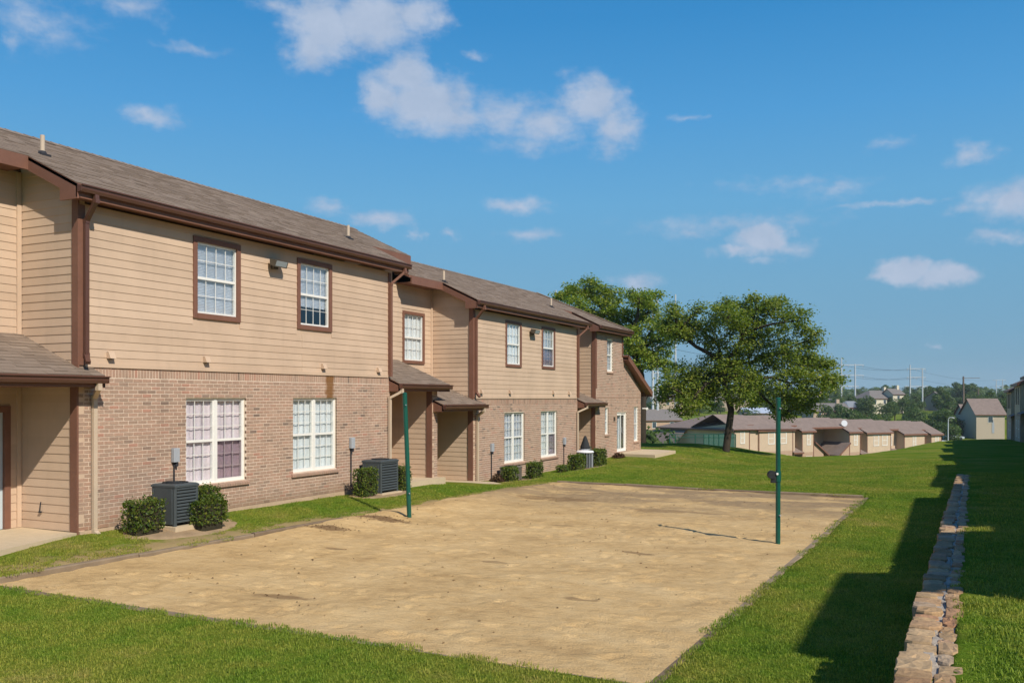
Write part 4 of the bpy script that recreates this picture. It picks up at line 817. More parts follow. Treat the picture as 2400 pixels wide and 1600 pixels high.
shrub((-12.4, 12.3, 0.2), [(-0.3,0.1,-0.08,0.40,0.02,0.66),(0.1,0.46,-0.42,0.22,0.02,0.44),(-0.05,0.3,-0.15,0.35,0.02,0.52)], 'two lobed shrub right of the nearest condenser, below the pink curtained window')
shrub((-12.6, 17.52, 0.15), [(-0.10,0.26,-0.20,0.38,0.02,0.68)], 'cube shaped shrub left of the condenser nearest the left green pole', 3000)
shrub((-12.6, 19.2, 0.15), [(-0.26,0.22,-0.2,0.24,0.02,0.62)], 'narrow shrub half hidden behind the left green pole')
shrub((-12.45, 25.05, -0.17), [(-0.10,0.24,-0.28,0.36,0.02,0.52)], 'small shrub left of the brownish condenser', 1800, 0.034)
shrub((-12.4, 26.75, -0.17), [(-0.10,0.26,-0.34,0.40,0.02,0.56)], 'small shrub right of the brownish condenser', 1800, 0.034)
shrub((-12.4, 30.5, -0.14), [(-0.12,0.28,-0.45,0.5,0.02,0.56)], 'low clipped shrub left of the white lidded condenser', 1500, 0.04)
shrub((-12.35, 32.4, -0.14), [(-0.14,0.32,-0.42,0.55,0.02,0.66)], 'taller clipped shrub right of the white lidded condenser', 1500, 0.04)
shrub((-12.45, 29.55, -0.14), [(-0.2,0.2,-0.28,0.25,0.0,0.24)], 'stubby dark shrub at the left end of the clipped pair near the end unit', 1200, 0.04)
DEAD = leaf_mat('dead_leaf', [(0, (0.05,0.025,0.012)), (0.6, (0.10,0.05,0.025)), (1, (0.2,0.12,0.06))], 0.8)
def low_plant(loc, r, h, label):
    t_ = thing('withered_plant', loc, label, 'plant'); k = 500; d = RNG.normal(0, 1, (k, 3)); d /= np.linalg.norm(d, axis=1)[:, None]; d[:, 2] = np.abs(d[:, 2]); P = d*np.array([r, r, h])*RNG.uniform(0.5, 1, (k, 1)); V, F, q = leaves(P, d, RNG.uniform(0.02, 0.05, k), RNG.random(k)); link('foliage', np_mesh('foliage', V, F, DEAD, q), t_)
    m = MB()
    for i in range(7): m.tube([(0,0,-0.05), (random.uniform(-r,r)*0.8, random.uniform(-r,r)*0.8, h*0.9)], [0.012, 0.004], 5)
    m.build('stems', TWIG, t_)
low_plant((-12.5, 24.45, -0.15), 0.26, 0.34, 'dark withered plant at the brick wall beside the second porch downspout')
low_plant((-12.6, 35.9, -0.02), 0.3, 0.22, 'reddish brown withered plant at the end unit wall left of the glass door')
# ------------------------------------------------------------------ stone retaining wall
STONE = attr_mat('sandstone', [(0, (0.30,0.18,0.095)), (0.3, (0.42,0.275,0.145)), (0.6, (0.49,0.34,0.19)), (0.8, (0.38,0.20,0.105)), (1, (0.42,0.315,0.21))], 0.9, 0.15, 5, 0.28, 0.8, 45, fine=30)
WMORT = simple('grey_mortar', (0.38,0.325,0.26), 0.95, 0.25, 5, 0.1, bump=0.6, bscale=60)
rw = thing('retaining_wall', (0, 15, 0.4), 'low stone retaining wall with uneven flagstone top between the lower lawn and the upper lawn', 'retaining wall')
Y0, Y1 = 3.2, 29.6
m = MB(); N = 40                                     # mortar core
for i in range(N):
    a, b = Y0+(Y1-Y0)*i/N, Y0+(Y1-Y0)*(i+1)/N; za, zb = float(h_up(a))-0.018, float(h_up(b))-0.018; xa, xb = float(wallx(a)), float(wallx(b)); ga, gb = float(h_low(np.array([xa]), np.array([a]))[0])-0.3, float(h_low(np.array([xb]), np.array([b]))[0])-0.3
    m.hexa([(xa+0.05,a-15,ga-0.4),(xa+0.30,a-15,ga-0.4),(xb+0.30,b-15,gb-0.4),(xb+0.05,b-15,gb-0.4),(xa+0.05,a-15,za-0.4),(xa+0.30,a-15,za-0.4),(xb+0.30,b-15,zb-0.4),(xb+0.05,b-15,zb-0.4)])
m.build('mortar', WMORT, rw)
def stone(cx, cy, cz, wx_, wy, th, rnd, tilt=0.02):
    m = MB(); n = 10; ang = [2*math.pi*(i+random.uniform(-0.25, 0.25))/n for i in range(n)]; pts = []
    for a in ang:
        c, s = math.cos(a), math.sin(a); k = 1/max(abs(c), abs(s))*random.uniform(0.86, 1.0); k = min(k, 1.28); pts.append((c*k*wx_/2, s*k*wy/2))
    tx, ty = random.uniform(-tilt, tilt)/0.2, random.uniform(-tilt, tilt)/0.2
    def ring(f, z): return [(cx+p*f, cy+q*f, cz+z+(p*tx+q*ty)*(z > -th*0.9)*0.5) for p, q in pts]
    rg = [ring(0.95, -th), ring(1.0, -th*0.5), ring(0.99, -0.012), ring(0.93, 0.0)]; m.loft(rg, rnd, caps=False)
    b = len(m.v)-n; cen = m.verts([(cx+random.uniform(-.02,.02), cy, cz+random.uniform(0.0, 0.012))], rnd); ins = m.verts([(cx+p*0.5, cy+q*0.5, cz+random.uniform(-0.004, 0.010)+(p*tx+q*ty)*0.25) for p, q in pts], rnd)
    for i in range(n):
        j = (i+1) % n; m.face((b+i, b+j, ins+j, ins+i)); m.face((ins+i, ins+j, cen))
    return m
y = Y0
while y < Y1:                                        # flagstones along the top, two across
    w = random.uniform(0.15, 0.34); z = float(h_up(y))+0.006; x = float(wallx(y)); split = random.uniform(0.17, 0.23)
    stone(x+split/2+random.uniform(-0.025, 0.015), y+w/2-15, z-0.4+random.uniform(-0.012, 0.012), split*0.98, w*0.97, 0.10, random.random()).build('stone', STONE, rw)
    y += w
y = Y0
while y < Y1:
    w = random.uniform(0.16, 0.36); z = float(h_up(y))+0.004; x = float(wallx(y)); xa = x+random.uniform(0.20, 0.235); ww = random.uniform(0.09, 0.15)
    stone(xa+ww/2, y+w/2-15, z-0.4+random.uniform(-0.012, 0.008), ww, w*0.95, 0.08, random.random()).build('stone', STONE, rw); y += w
m = MB()                                             # courses of the face
for k in range(6):
    y = Y0
    while y < Y1:
        w = random.uniform(0.2, 0.42); zt = float(h_up(y))-0.13-k*0.155; x = float(wallx(y)); g = float(h_low(np.array([x]), np.array([y]))[0])
        if zt > g-0.05: q = random.uniform(-0.02, 0.02); m.bbox(x+q, x+0.15, y-15+0.008, y+w-15-0.008, zt-0.14-0.4, zt-0.4, 0.02, random.random())
        y += w
tag(m.build('stone', STONE, rw), kind='stuff')
m = MB()                                             # grey mortar smeared along the top joint
y = Y0
while y < Y1:
    w = random.uniform(0.08, 0.22)
    if random.random() < 0.55:
        x = float(wallx(y))+random.uniform(0.16, 0.23); z = float(h_up(y))-0.4-0.012; n = 9; r0_ = random.uniform(0.015, 0.04); ph = random.random()*6
        pts = [(x+r0_*math.cos(a)*(1+0.35*math.sin(3*a+ph)), y-15+w*0.75*math.sin(a)*(1+0.2*math.sin(2*a+ph))) for a in np.linspace(0, 2*math.pi, n, endpoint=False)]
        m.loft([[(p, q, z-0.05) for p, q in pts], [(p, q, z) for p, q in pts], [(x+(p-x)*0.75, (y-15)+(q-y+15)*0.75, z+0.007) for p, q in pts]])
    y += w*0.8
tag(m.build('mortar_smear', WMORT, rw), kind='stuff')

# ------------------------------------------------------------------ grass blades
t = NT('grass_blade'); c = lawn_colour(t, True); isl = t.n('ShaderNodeNewGeometry').outputs['Random Per Island']
c = t.mix(1.0, c, t.ramp(isl, [(0, (0.62,0.68,0.6)), (0.6, (1.1,1.08,1.0)), (0.9, (1.35,1.25,1.2)), (1, (2.1,1.6,2.0))]), 'MULTIPLY'); t.base(c, 0.6, 0.2)
tl = t.n('ShaderNodeBsdfTranslucent'); t.put(tl.inputs[0], t.mix(1.0, c, (1.15,1.2,0.6), 'MULTIPLY')); mx = t.n('ShaderNodeMixShader'); mx.inputs[0].default_value = 0.32
t.t.links.new(t.b.outputs[0], mx.inputs[1]); t.t.links.new(tl.outputs[0], mx.inputs[2]); t.t.links.new(mx.outputs[0], t.out.inputs[0]); GRASS = t.mat
def grass_patch(n, R, h0, h1_, w):
    a = RNG.random(n)*2*np.pi; r = R*np.sqrt(RNG.random(n)); P = np.stack([r*np.cos(a), r*np.sin(a), np.full(n, -0.01)], 1); d = RNG.random(n)*2*np.pi; L = RNG.uniform(h0, h1_, n); lean = RNG.uniform(0.1, 0.9, n)
    D = np.stack([np.cos(d), np.sin(d), np.zeros(n)], 1); S_ = np.stack([-np.sin(d), np.cos(d), np.zeros(n)], 1)*w*RNG.uniform(0.7, 1.3, (n, 1)); up = np.array([0, 0, 1.0])
    M = P+up*(L*0.62)[:, None]+D*(L*lean*0.28)[:, None]; T = P+up*(L*(1-0.3*lean))[:, None]+D*(L*lean*0.85)[:, None]
    V = np.stack([P-S_, P+S_, M+S_*0.75, M-S_*0.75, T], 1).reshape(-1, 3); b = np.arange(n)[:, None]*5
    q = np.concatenate([b+[0,1,2], b+[0,2,3], b+[3,2,4]], 1).reshape(-1, 3); return np_mesh('grass_patch', V, q, GRASS)
def scatter(pts, patch, name, label):
    me = bpy.data.meshes.new(name); me.from_pydata([tuple(p) for p in pts], [], []); o = link(name, me); tag(o, label, None, None, 'stuff')
    src = bpy.data.objects.new('grass_patch', patch)
    g = bpy.data.node_groups.new('scatter_grass', 'GeometryNodeTree'); g.interface.new_socket('Geometry', in_out='INPUT', socket_type='NodeSocketGeometry'); g.interface.new_socket('Geometry', in_out='OUTPUT', socket_type='NodeSocketGeometry')
    N = g.nodes; i = N.new('NodeGroupInput'); u = N.new('NodeGroupOutput'); ip = N.new('GeometryNodeInstanceOnPoints'); oi = N.new('GeometryNodeObjectInfo'); oi.inputs[0].default_value = src
    rv = N.new('FunctionNodeRandomValue'); rv.data_type = 'FLOAT_VECTOR'; rv.inputs[0].default_value = (-0.05,-0.05,0); rv.inputs[1].default_value = (0.05,0.05,6.283)
    rs = N.new('FunctionNodeRandomValue'); rs.data_type = 'FLOAT'; rs.inputs[2].default_value = 0.75; rs.inputs[3].default_value = 1.25
    L = g.links; L.new(i.outputs[0], ip.inputs['Points']); L.new(oi.outputs['Geometry'], ip.inputs['Instance']); L.new(rv.outputs[0], ip.inputs['Rotation']); L.new(rs.outputs[1], ip.inputs['Scale']); L.new(ip.outputs[0], u.inputs[0])
    md = o.modifiers.new('grass', 'NODES'); md.node_group = g; return o
def area(x0, x1, y0, y1, step, keep):
    X, Y = np.meshgrid(np.arange(x0, x1, step), np.arange(y0, y1, step)); X = X.ravel()+RNG.uniform(-0.5, 0.5, X.size)*step; Y = Y.ravel()+RNG.uniform(-0.5, 0.5, Y.size)*step; k = keep(X, Y); X, Y = X[k], Y[k]; return np.stack([X, Y, H(X, Y)], 1)
def no_pit(X, Y, g=0.15):
    g = g+0.22*(fbm(X, Y, 2.2, 2, 14)-0.5)
    return ~((X > pit_l(Y)-g) & (X < pit_r(Y)+g) & (Y > pit_n(X)-g) & (Y < PIT_F+g))
PADS = [(-13.2,-12.0,10.8,13.0),(-13.2,-12.2,17.3,19.3),(-13.2,-12.1,24.6,27.1),(-13.2,-11.9,29.8,32.9),(-14,-11.1,36.4,40.5),(-14,-11.85,21.9,24.0)]
def clear(X, Y):
    k = (X > -12.98) & ~((X < -12.4) & (Y < 8.2)) & ~((X < -12.4-0.28*(Y-8.0)) & (Y >= 8) & (Y < 10.3)) & ~((X < -12.75) & (Y > 19.4) & (Y < 22))
    for a, b, c_, d in PADS: k &= ~((X > a) & (X < b) & (Y > c_) & (Y < d))
    return k
bare = lambda X, Y: fbm(X, Y, 1.1, 3, 8) > 0.40*np.exp(-((X-pit_l(Y)+0.25)/0.35)**2)+0.02
low = lambda X, Y: no_pit(X, Y) & clear(X, Y) & (X < wallx(Y)-0.12) & bare(X, Y)
near = np.concatenate([area(-13, 0.2, 4.0, 8.2, 0.17, low), area(-2.6, 0.3, 8.0, 17, 0.17, low), area(-13, -10.3, 8, 19, 0.18, low), area(-0.1, 4.0, 2.6, 15, 0.17, lambda X, Y: (X > wallx(Y)+0.42+0.05*np.sin(Y*3.1)+0.03*np.sin(Y*9.7)) & (X < 4))])
fard = np.concatenate([area(-2.6, 0.3, 17, 30, 0.24, low), area(-13, -10.0, 19, 25, 0.24, low), area(-12.9, 0.5, 24.4, 46, 0.27, low), area(0.0, 5.0, 15, 32, 0.26, lambda X, Y: X > wallx(Y)+0.52)])
gp = [grass_patch(230, 0.17, 0.016, 0.042, 0.0033), grass_patch(230, 0.17, 0.014, 0.052, 0.0033), grass_patch(140, 0.24, 0.016, 0.042, 0.0052)]
h_ = RNG.random(len(near)) < 0.5
scatter(near[h_], gp[0], 'lawn_grass', 'short mown grass of the near lawns'); scatter(near[~h_], gp[1], 'lawn_grass', 'short mown grass of the near lawns'); scatter(fard, gp[2], 'lawn_grass', 'short mown grass beyond the sand court')

# ------------------------------------------------------------------ trees
BARK = simple('tree_bark', (0.055,0.043,0.032), 0.95, 0.35, 3, 0.1, bump=0.8, bscale=18, stretch=(1,1,0.3))
LEAF1 = leaf_mat('tree_leaf_dark', [(0, (0.085,0.142,0.017)), (0.4, (0.172,0.235,0.025)), (0.75, (0.262,0.298,0.035)), (1, (0.32,0.315,0.05))])
LEAF2 = leaf_mat('tree_leaf_light', [(0, (0.10,0.165,0.018)), (0.4, (0.20,0.275,0.028)), (0.75, (0.31,0.355,0.040)), (1, (0.40,0.37,0.06))])
LEAFF = leaf_mat('far_leaf', [(0, (0.040,0.080,0.020)), (0.5, (0.085,0.140,0.032)), (1, (0.155,0.200,0.050))])
CR, CF = Vector((math.cos(TH), math.sin(TH), 0)), Vector((-math.sin(TH), math.cos(TH), 0))
def big_tree(loc, trunk, blobs, label, leafm, per, ls, seed, r0):
    rg = np.random.default_rng(seed); rnd_ = random.Random(seed); t_ = thing('tree', loc, label, 'tree'); m = MB()
    W = lambda a, d, z: CR*a+CF*d+Vector((0,0,z))
    tp = [W(*p) for p in trunk]; nT = len(tp); m.tube(tp, [r0*(1-0.3*i/(nT-1)) if i else r0*1.25 for i in range(nT)], 10); top = tp[-1]; Vs = []; Fs = []; Rs = []; o = 0
    cs = [(W(a, rnd_.uniform(-1.6, 1.6)*min(1.4, ra), z), ra, rz) for a, z, ra, rz in blobs]; cs.sort(key=lambda q: (q[0]-top).length); nodes = [(top, r0*0.62), (tp[-2].lerp(top, 0.4), r0*0.66)]
    for c, ra, rz in cs:
        st, rs = min(nodes, key=lambda q: (q[0]-c).length+0.35*(q[0]-top).length*0+0.12/q[1]); L = (c-st).length; mid = st.lerp(c, 0.5)+Vector((rnd_.uniform(-.12,.12)*L, rnd_.uniform(-.12,.12)*L, rnd_.uniform(0.0, 0.16)*L)); re_ = max(rs*0.62, r0*0.045)
        m.tube([st, st.lerp(mid, 0.55)+Vector((0,0,0.03*L)), mid, mid.lerp(c, 0.6), c], [rs*0.85, rs*0.8, rs*0.74, rs*0.68, re_], 6); nodes.append((c, re_))
        nc = int(per*ra*rz)+6
        for k in range(nc):
            v = rg.normal(0, 1, 3); v /= np.linalg.norm(v); rr = rg.uniform(0.35, 1.0)**0.6; pc = np.array(c)+np.array(CR)*v[0]*ra*rr+np.array(CF)*v[1]*ra*1.15*rr+np.array([0,0,1])*v[2]*rz*rr
            if k % 4 == 0: m.tube([mid.lerp(c, rnd_.uniform(0.3, 1)), Vector(pc)], [r0*0.06, r0*0.02], 4)
            n = int(rg.integers(28, 54)); Q = rg.normal(0, 1, (n, 3))*np.array([0.23, 0.23, 0.12])*rg.uniform(0.7, 1.3); P = pc+Q; Nn = Q/np.linalg.norm(Q, axis=1)[:, None]*0.5+np.array([0,0,0.8]); V, F, q = leaves(P, Nn, rg.uniform(0.6, 1.35, n)*ls, np.clip(rg.beta(2, 2.2, n)+rg.normal(0, 0.12), 0, 1), 0.6, 0.45); Vs.append(V); Fs.append(F+o); Rs.append(q); o += len(V)
    m.build('trunk', BARK, t_, smooth=True); tag(link('crown', np_mesh('crown', np.concatenate(Vs), np.concatenate(Fs), leafm, np.concatenate(Rs)), t_), kind='stuff'); return t_
T1 = [(-3.17,6.21,0.24,0.19),(-2.61,7.29,0.26,0.21),(-1.29,7.22,0.30,0.24),(0.11,7.50,0.26,0.21),(1.39,7.76,0.26,0.21),(3.60,6.15,0.30,0.24),(4.18,6.04,0.26,0.21),(5.25,4.44,0.26,0.21),(5.36,3.58,0.28,0.22),(-3.00,3.36,0.28,0.22),(-3.11,2.72,0.24,0.19),(-2.14,2.08,0.26,0.21),(4.39,2.51,0.30,0.24),(2.89,1.86,0.26,0.21),(-0.21,3.36,0.86,0.69),(0.54,2.94,0.77,0.62),(-0.39,4.22,0.90,0.72),(-0.86,3.79,0.77,0.62),(-2.36,6.04,0.69,0.55),(-1.71,6.47,0.86,0.69),(-1.07,6.15,0.90,0.72),(-0.21,6.79,0.90,0.72),(0.75,7.01,0.96,0.77),(1.61,7.22,0.81,0.65),(2.40,7.16,0.56,0.45),(2.89,6.47,0.90,0.72),(1.93,6.15,1.07,0.86),(0.86,5.83,1.07,0.86),(-2.14,3.90,0.94,0.75),(-2.46,3.15,0.73,0.58),(-1.50,3.26,0.94,0.75),(-0.86,2.83,0.86,0.69),(-1.82,2.51,0.73,0.58),(1.50,4.54,1.24,0.99),(2.79,4.97,1.11,0.89),(3.86,4.97,0.94,0.75),(4.50,4.33,0.77,0.62),(4.93,3.69,0.60,0.48),(4.07,3.47,0.99,0.79),(3.00,3.47,1.07,0.86),(1.93,3.04,0.94,0.75),(3.00,2.40,0.77,0.62),(4.07,2.40,0.60,0.48),(0.96,3.47,0.86,0.69),(0.21,4.33,0.73,0.58),(-2.68,6.90,0.39,0.31),(4.39,5.61,0.47,0.38),(4.82,4.54,0.56,0.45),(2.14,7.50,0.34,0.27),(2.70,7.63,0.26,0.21),(-0.21,5.29,0.73,0.58),(-3.00,6.58,0.30,0.24)]
t1z = h1(-10.2, 45.1)
big_tree((-10.2, 45.1, t1z-0.05), [(0,0,-0.4),(0.05,0,0.15),(0.15,0.05,0.9),(0.25,0,1.7),(0.3,0,2.15),(0.15,0.1,2.8),(-0.05,0,3.5),(0.0,0.1,4.4)], T1, 'large dark green tree with a leaning forked trunk standing alone on the lawn crest', LEAF1, 60, 0.066, 3, 0.20)
T2 = [(-4.85,11.71,0.80,0.64),(-3.85,12.23,0.97,0.78),(-3.00,11.86,1.03,0.82),(-1.85,11.71,0.86,0.69),(-2.57,10.71,0.97,0.78),(-1.42,10.43,1.09,0.87),(-0.42,11.29,0.86,0.69),(0.15,11.43,0.69,0.55),(0.95,11.71,0.40,0.32),(0.58,10.57,0.86,0.69),(-0.42,9.86,1.14,0.91),(0.86,9.43,0.86,0.69),(1.58,8.71,0.69,0.55),(-1.00,8.57,1.14,0.91),(0.15,8.14,1.14,0.91),(1.15,7.71,0.86,0.69),(1.43,6.86,0.51,0.41),(-0.57,7.43,0.86,0.69),(0.43,7.14,0.69,0.55),(-3.28,10.29,0.86,0.69),(-2.14,9.43,1.03,0.82),(-4.42,11.00,0.74,0.59),(-5.57,11.66,0.29,0.23),(2.00,9.14,0.51,0.41),(2.43,9.43,0.40,0.32)]
t2 = (-18.6, 57.7); t2z = -2.30
big_tree((*t2, t2z), [(-0.05,0,0.57),(0.03,0,2.86),(0.06,0,4.86),(-0.05,0,6.29),(-0.28,0,7.14),(-1.00,0,8.57)], T2, 'bright yellowish green tree rising behind the end unit roof', LEAF2, 42, 0.085, 5, 0.26)

# far trees: four kinds, copied
def far_proto(seed, h, r, n, ls, cone=False):
    rg = np.random.default_rng(seed); nb = 11; Vs = []; Fs = []; Rs = []; o = 0
    for k in range(nb):
        zc = h*rg.uniform(0.3, 0.86); rad = r*(1-abs(zc/h-0.5)*0.9)*rg.uniform(0.2, 0.8); a = rg.random()*6.28; c = np.array([math.cos(a)*rad, math.sin(a)*rad, zc]); br = r*rg.uniform(0.38, 0.6); kk = n//nb
        v = rg.normal(0, 1, (kk, 3)); v /= np.linalg.norm(v, axis=1)[:, None]; P = c+v*br*np.array([1,1,0.75])*rg.uniform(0.75, 1.05, (kk, 1)); V, F, q = leaves(P, v+[0,0,0.3], rg.uniform(0.7, 1.3, kk)*ls, np.clip(rg.beta(2,2,kk)*0.7+rg.random()*0.3, 0, 1), 0.7, 0.5); Vs.append(V); Fs.append(F+o); Rs.append(q); o += len(V)
    me = np_mesh('crown', np.concatenate(Vs), np.concatenate(Fs), LEAFF, np.concatenate(Rs)); m = MB(); m.tube([(0,0,-0.8),(0,0,h*0.5)], [r*0.09, r*0.05], 6); return me, m.mesh('trunk', BARK)
PROTO = [far_proto(31, 8, 3.6, 1500, 0.30), far_proto(32, 7, 3.9, 1500, 0.32), far_proto(33, 9.5, 3.2, 1500, 0.30), far_proto(34, 5.5, 3.4, 1200, 0.30)]
KIND = ['round', 'broad', 'tall', 'bushy']
def fld(t_, d): p = CR*(t_*d)+CF*d; return p.x, p.y
def where(t_, d):
    for lim, txt in ((0.19, 'left of the large lone tree trunk'), (0.33, 'behind the large lone tree'), (0.385, 'around the first steel pole pair'), (0.44, 'around the large grey roofed house'), (0.49, 'around the second steel pole pair'), (0.52, 'around the thick wooden pole'), (9, 'near the tall narrow house')):
        if t_ < lim: break
    return ('just beyond the brown roofs, ' if d < 240 else 'in mid valley, ' if d < 340 else 'high near the horizon, ')+txt
def far_tree(t_, d, k, s, label=None, zoff=0):
    if 0.500 < t_ < 0.575 and d < 234: return
    x, y = fld(t_, d); z = h1(x, y); o = thing('tree', (x, y, z+zoff), label or f'{KIND[k]} green tree {where(t_, d)}', 'tree', 'trees across the valley', random.random()*6.28); o.scale = (s, s, s*random.uniform(0.9, 1.1))
    tag(link('crown', PROTO[k][0], o), kind='stuff'); link('trunk', PROTO[k][1], o); return o
rt = random.Random(11)
for i in range(46): far_tree(rt.uniform(0.36, 0.56), rt.uniform(196, 236), rt.choice((0,1,3)), rt.uniform(0.55, 0.95), None, -0.6)
for i in range(46): far_tree(rt.uniform(0.33, 0.57), rt.uniform(250, 330), rt.choice((0,1,2,3)), rt.uniform(0.6, 0.95))
for i in range(60): far_tree(rt.uniform(0.12, 0.58), rt.uniform(350, 520), rt.choice((0,1,2,3)), rt.uniform(0.7, 1.15))
for (t_, d), lb in zip(((0.497,410),(0.503,415),(0.509,405),(0.515,412)), ('leftmost','second','third','rightmost')): far_tree(t_, d, 2, 1.15, lb+' tall green tree of the clump standing above the distant treeline')
for i in range(16): far_tree(rt.uniform(0.14, 0.34), rt.uniform(200, 330), rt.choice((0,1,3)), rt.uniform(0.5, 0.8))
far_tree(0.147, 80, 1, 0.72, 'dense dark tree right against the end unit wall, left of the low brown roofs', -0.3); far_tree(0.152, 84, 1, 0.66, 'dense dark tree between the end unit tree and the low brown roofs', -0.3)
# the far wood, one mass
Vs = []; Fs = []; Rs = []; o = 0
for i in range(1500):
    t_ = RNG.uniform(-0.9, 0.9); d = RNG.uniform(540, 1300); x, y = fld(t_, d); z = h1(x, y); r = RNG.uniform(3, 6)*d/800+1.5; k = 26; v = RNG.normal(0, 1, (k, 3)); v /= np.linalg.norm(v, axis=1)[:, None]; v[:, 2] = np.abs(v[:, 2]); P = np.array([x, y, z+1])+v*np.array([r, r, RNG.uniform(5, 9.5)]); V, F, q = leaves(P, v, RNG.uniform(1.2, 2.4, k), np.clip(RNG.beta(2,2,k)*0.6+RNG.random()*0.4, 0, 1), 0.8, 0.3); Vs.append(V); Fs.append(F+o); Rs.append(q); o += len(V)
tag(link('forest', np_mesh('forest', np.concatenate(Vs), np.concatenate(Fs), LEAFF, np.concatenate(Rs))), 'far wooded horizon', None, None, 'stuff')
# ------------------------------------------------------------------ neighbouring buildings
BRICKF = simple('far_brick', (0.44,0.30,0.205), 0.85, 0.14, 4); SIDEF = simple('far_siding', (0.55,0.415,0.29), 0.7, 0.07, 1.5)
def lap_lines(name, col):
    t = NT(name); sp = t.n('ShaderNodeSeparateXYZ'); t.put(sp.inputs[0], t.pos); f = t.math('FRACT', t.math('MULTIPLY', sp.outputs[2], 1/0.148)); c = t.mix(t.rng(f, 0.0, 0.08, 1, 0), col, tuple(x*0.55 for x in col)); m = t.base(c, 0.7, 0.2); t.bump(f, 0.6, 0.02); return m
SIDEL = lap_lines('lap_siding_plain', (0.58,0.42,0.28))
def row(root, units, ridge=-2.9, back=-6.0, side=SIDEL, brick=BRICKF, wt=None):
    """units: (y0, y1, z, kind) along the facade; bay stands forward, recess stands back"""
    for k, (y0, y1, z, kind) in enumerate(units):
        x = {'bay': 0.0, 'recess': WALL_R, 'gap': -4.6}[kind]; m = MB(); m.box(back+0.3, x, y0, y1, z+3.05, z+5.78)
        if kind != 'bay': m.box(back+0.3, x-0.001, y0, y1, z+5.78, z+6.4)
        else: m.prism([(back+0.3,y0+0.01,z+5.78),(0,y0+0.01,z+5.78),(0,y0+0.01,z+5.95),(WALL_R,y0+0.01,z+6.6),(back+0.3,y0+0.01,z+5.9)], (0,y1-y0-0.02,0))
        m.build('siding_wall', side, root); m = MB(); m.box(back+0.3, x, y0, y1, z-1.2, z+3.05); m.build('brick_wall' if kind == 'bay' else 'siding_wall', brick if kind == 'bay' else side, root)
        zE = z+ZE; mb = MB(); a, b = (y0-0.35, y1+0.22) if kind == 'bay' else (y0-0.0, y1+0.0); e = EAVE_X if kind == 'bay' else REC_X
        lift = 0.0 if kind == 'bay' else 0.004
        slab2(mb, [(e,a,zr(zE,e)+lift),(e,b,zr(zE,e)+lift),(ridge,b,zr(zE,ridge)+lift),(ridge,a,zr(zE,ridge)+lift)], 0.08); slab2(mb, [(ridge,a,zr(zE,ridge)+lift),(ridge,b,zr(zE,ridge)+lift),(back,b,zE+0.1+lift),(back,a,zE+0.1+lift)], 0.08); mb.build('roof', [ROOFFLAT, TRIM], root)
        m = MB(); m.box(e-0.035, e+0.003, a, b, zr(zE,e)-0.24, zr(zE,e)-0.012); m.box(x, e-0.035, a, b, zr(zE,e)-0.2, zr(zE,e)-0.18)
        if kind == 'bay':
            for yy in (a, b-0.03): m.prism([(e,yy,zE-0.24),(REC_X,yy,zr(zE,REC_X)-0.24),(REC_X,yy,zr(zE,REC_X)-0.02),(e,yy,zE-0.02)], (0,0.03,0))
        m.build('fascia', TRIM, root)
        if kind == 'bay':
            L = y1-y0; ws = [(y0+L*0.27, 1.2), (y0+L*0.62, 1.2)] if L > 5 else [(y0+L*0.4, 0.8)]
            for wy, ww in ws:
                window(root, wy, wy+ww, z+4.02, z+5.6, x=0.012, trim=0.09, detail=False, tm=wt); window(root, wy-0.1, wy+ww+0.2, z+0.85, z+2.5, x=0.065, detail=False)
            m = MB()
            for yy in (y0, y1-0.14): m.box(0.0, 0.03, yy, yy+0.14, z-0.3, z+5.75)
            m.build('corner_board', TRIM, root)
        else:
            if kind == 'gap': pass
            elif y1-y0 > 1.2:
                mb = MB(); slab2(mb, [(EAVE_X,y0-0.15,z+2.87),(EAVE_X,y1+0.15,z+2.87),(WALL_R+0.002,y1+0.15,z+3.62),(WALL_R+0.002,y0-0.15,z+3.62)], 0.08); mb.build('porch_roof', [ROOFFLAT, TRIM], root)
                m = MB(); m.box(EAVE_X-0.03, EAVE_X-0.002, y0-0.15, y1+0.15, z+2.66, z+2.86); m.build('fascia', TRIM, root)
            if y1-y0 > 2 and kind != 'gap': window(root, (y0+y1)/2-0.6, (y0+y1)/2+0.6, z+4.05, z+5.55, x=WALL_R+0.012, trim=0.09, detail=False, tm=wt)
def catslide(root, yA, yB, zt, zb, z, x0=0.3, x1=-5.8):
    s = 1 if yB > yA else -1; mb = MB(); pts = [(x0,yA,zt),(x0,yB,zb),(x1,yB,zb),(x1,yA,zt)]
    slab2(mb, pts if s < 0 else pts[::-1], 0.08); mb.build('low_roof', [ROOFFLAT, TRIM], root); yw = yB-s*0.85
    zw = zb+(zt-zb)*0.85/abs(yB-yA)-0.1; m = MB(); pl = [(0.0,yA,z-1.2),(0.0,yw,z-1.2),(0.0,yw,zw),(0.0,yA,zt-0.1)]; m.prism(pl if s > 0 else pl[::-1], (x1+0.3,0,0)); m.build('brick_wall', BRICKF, root)
    m = MB(); m.prism([(x0,yA,zt-0.22),(x0,yB,zb-0.22),(x0,yB,zb-0.012),(x0,yA,zt-0.012)], (0.03,0,0)); m.build('fascia', TRIM, root)
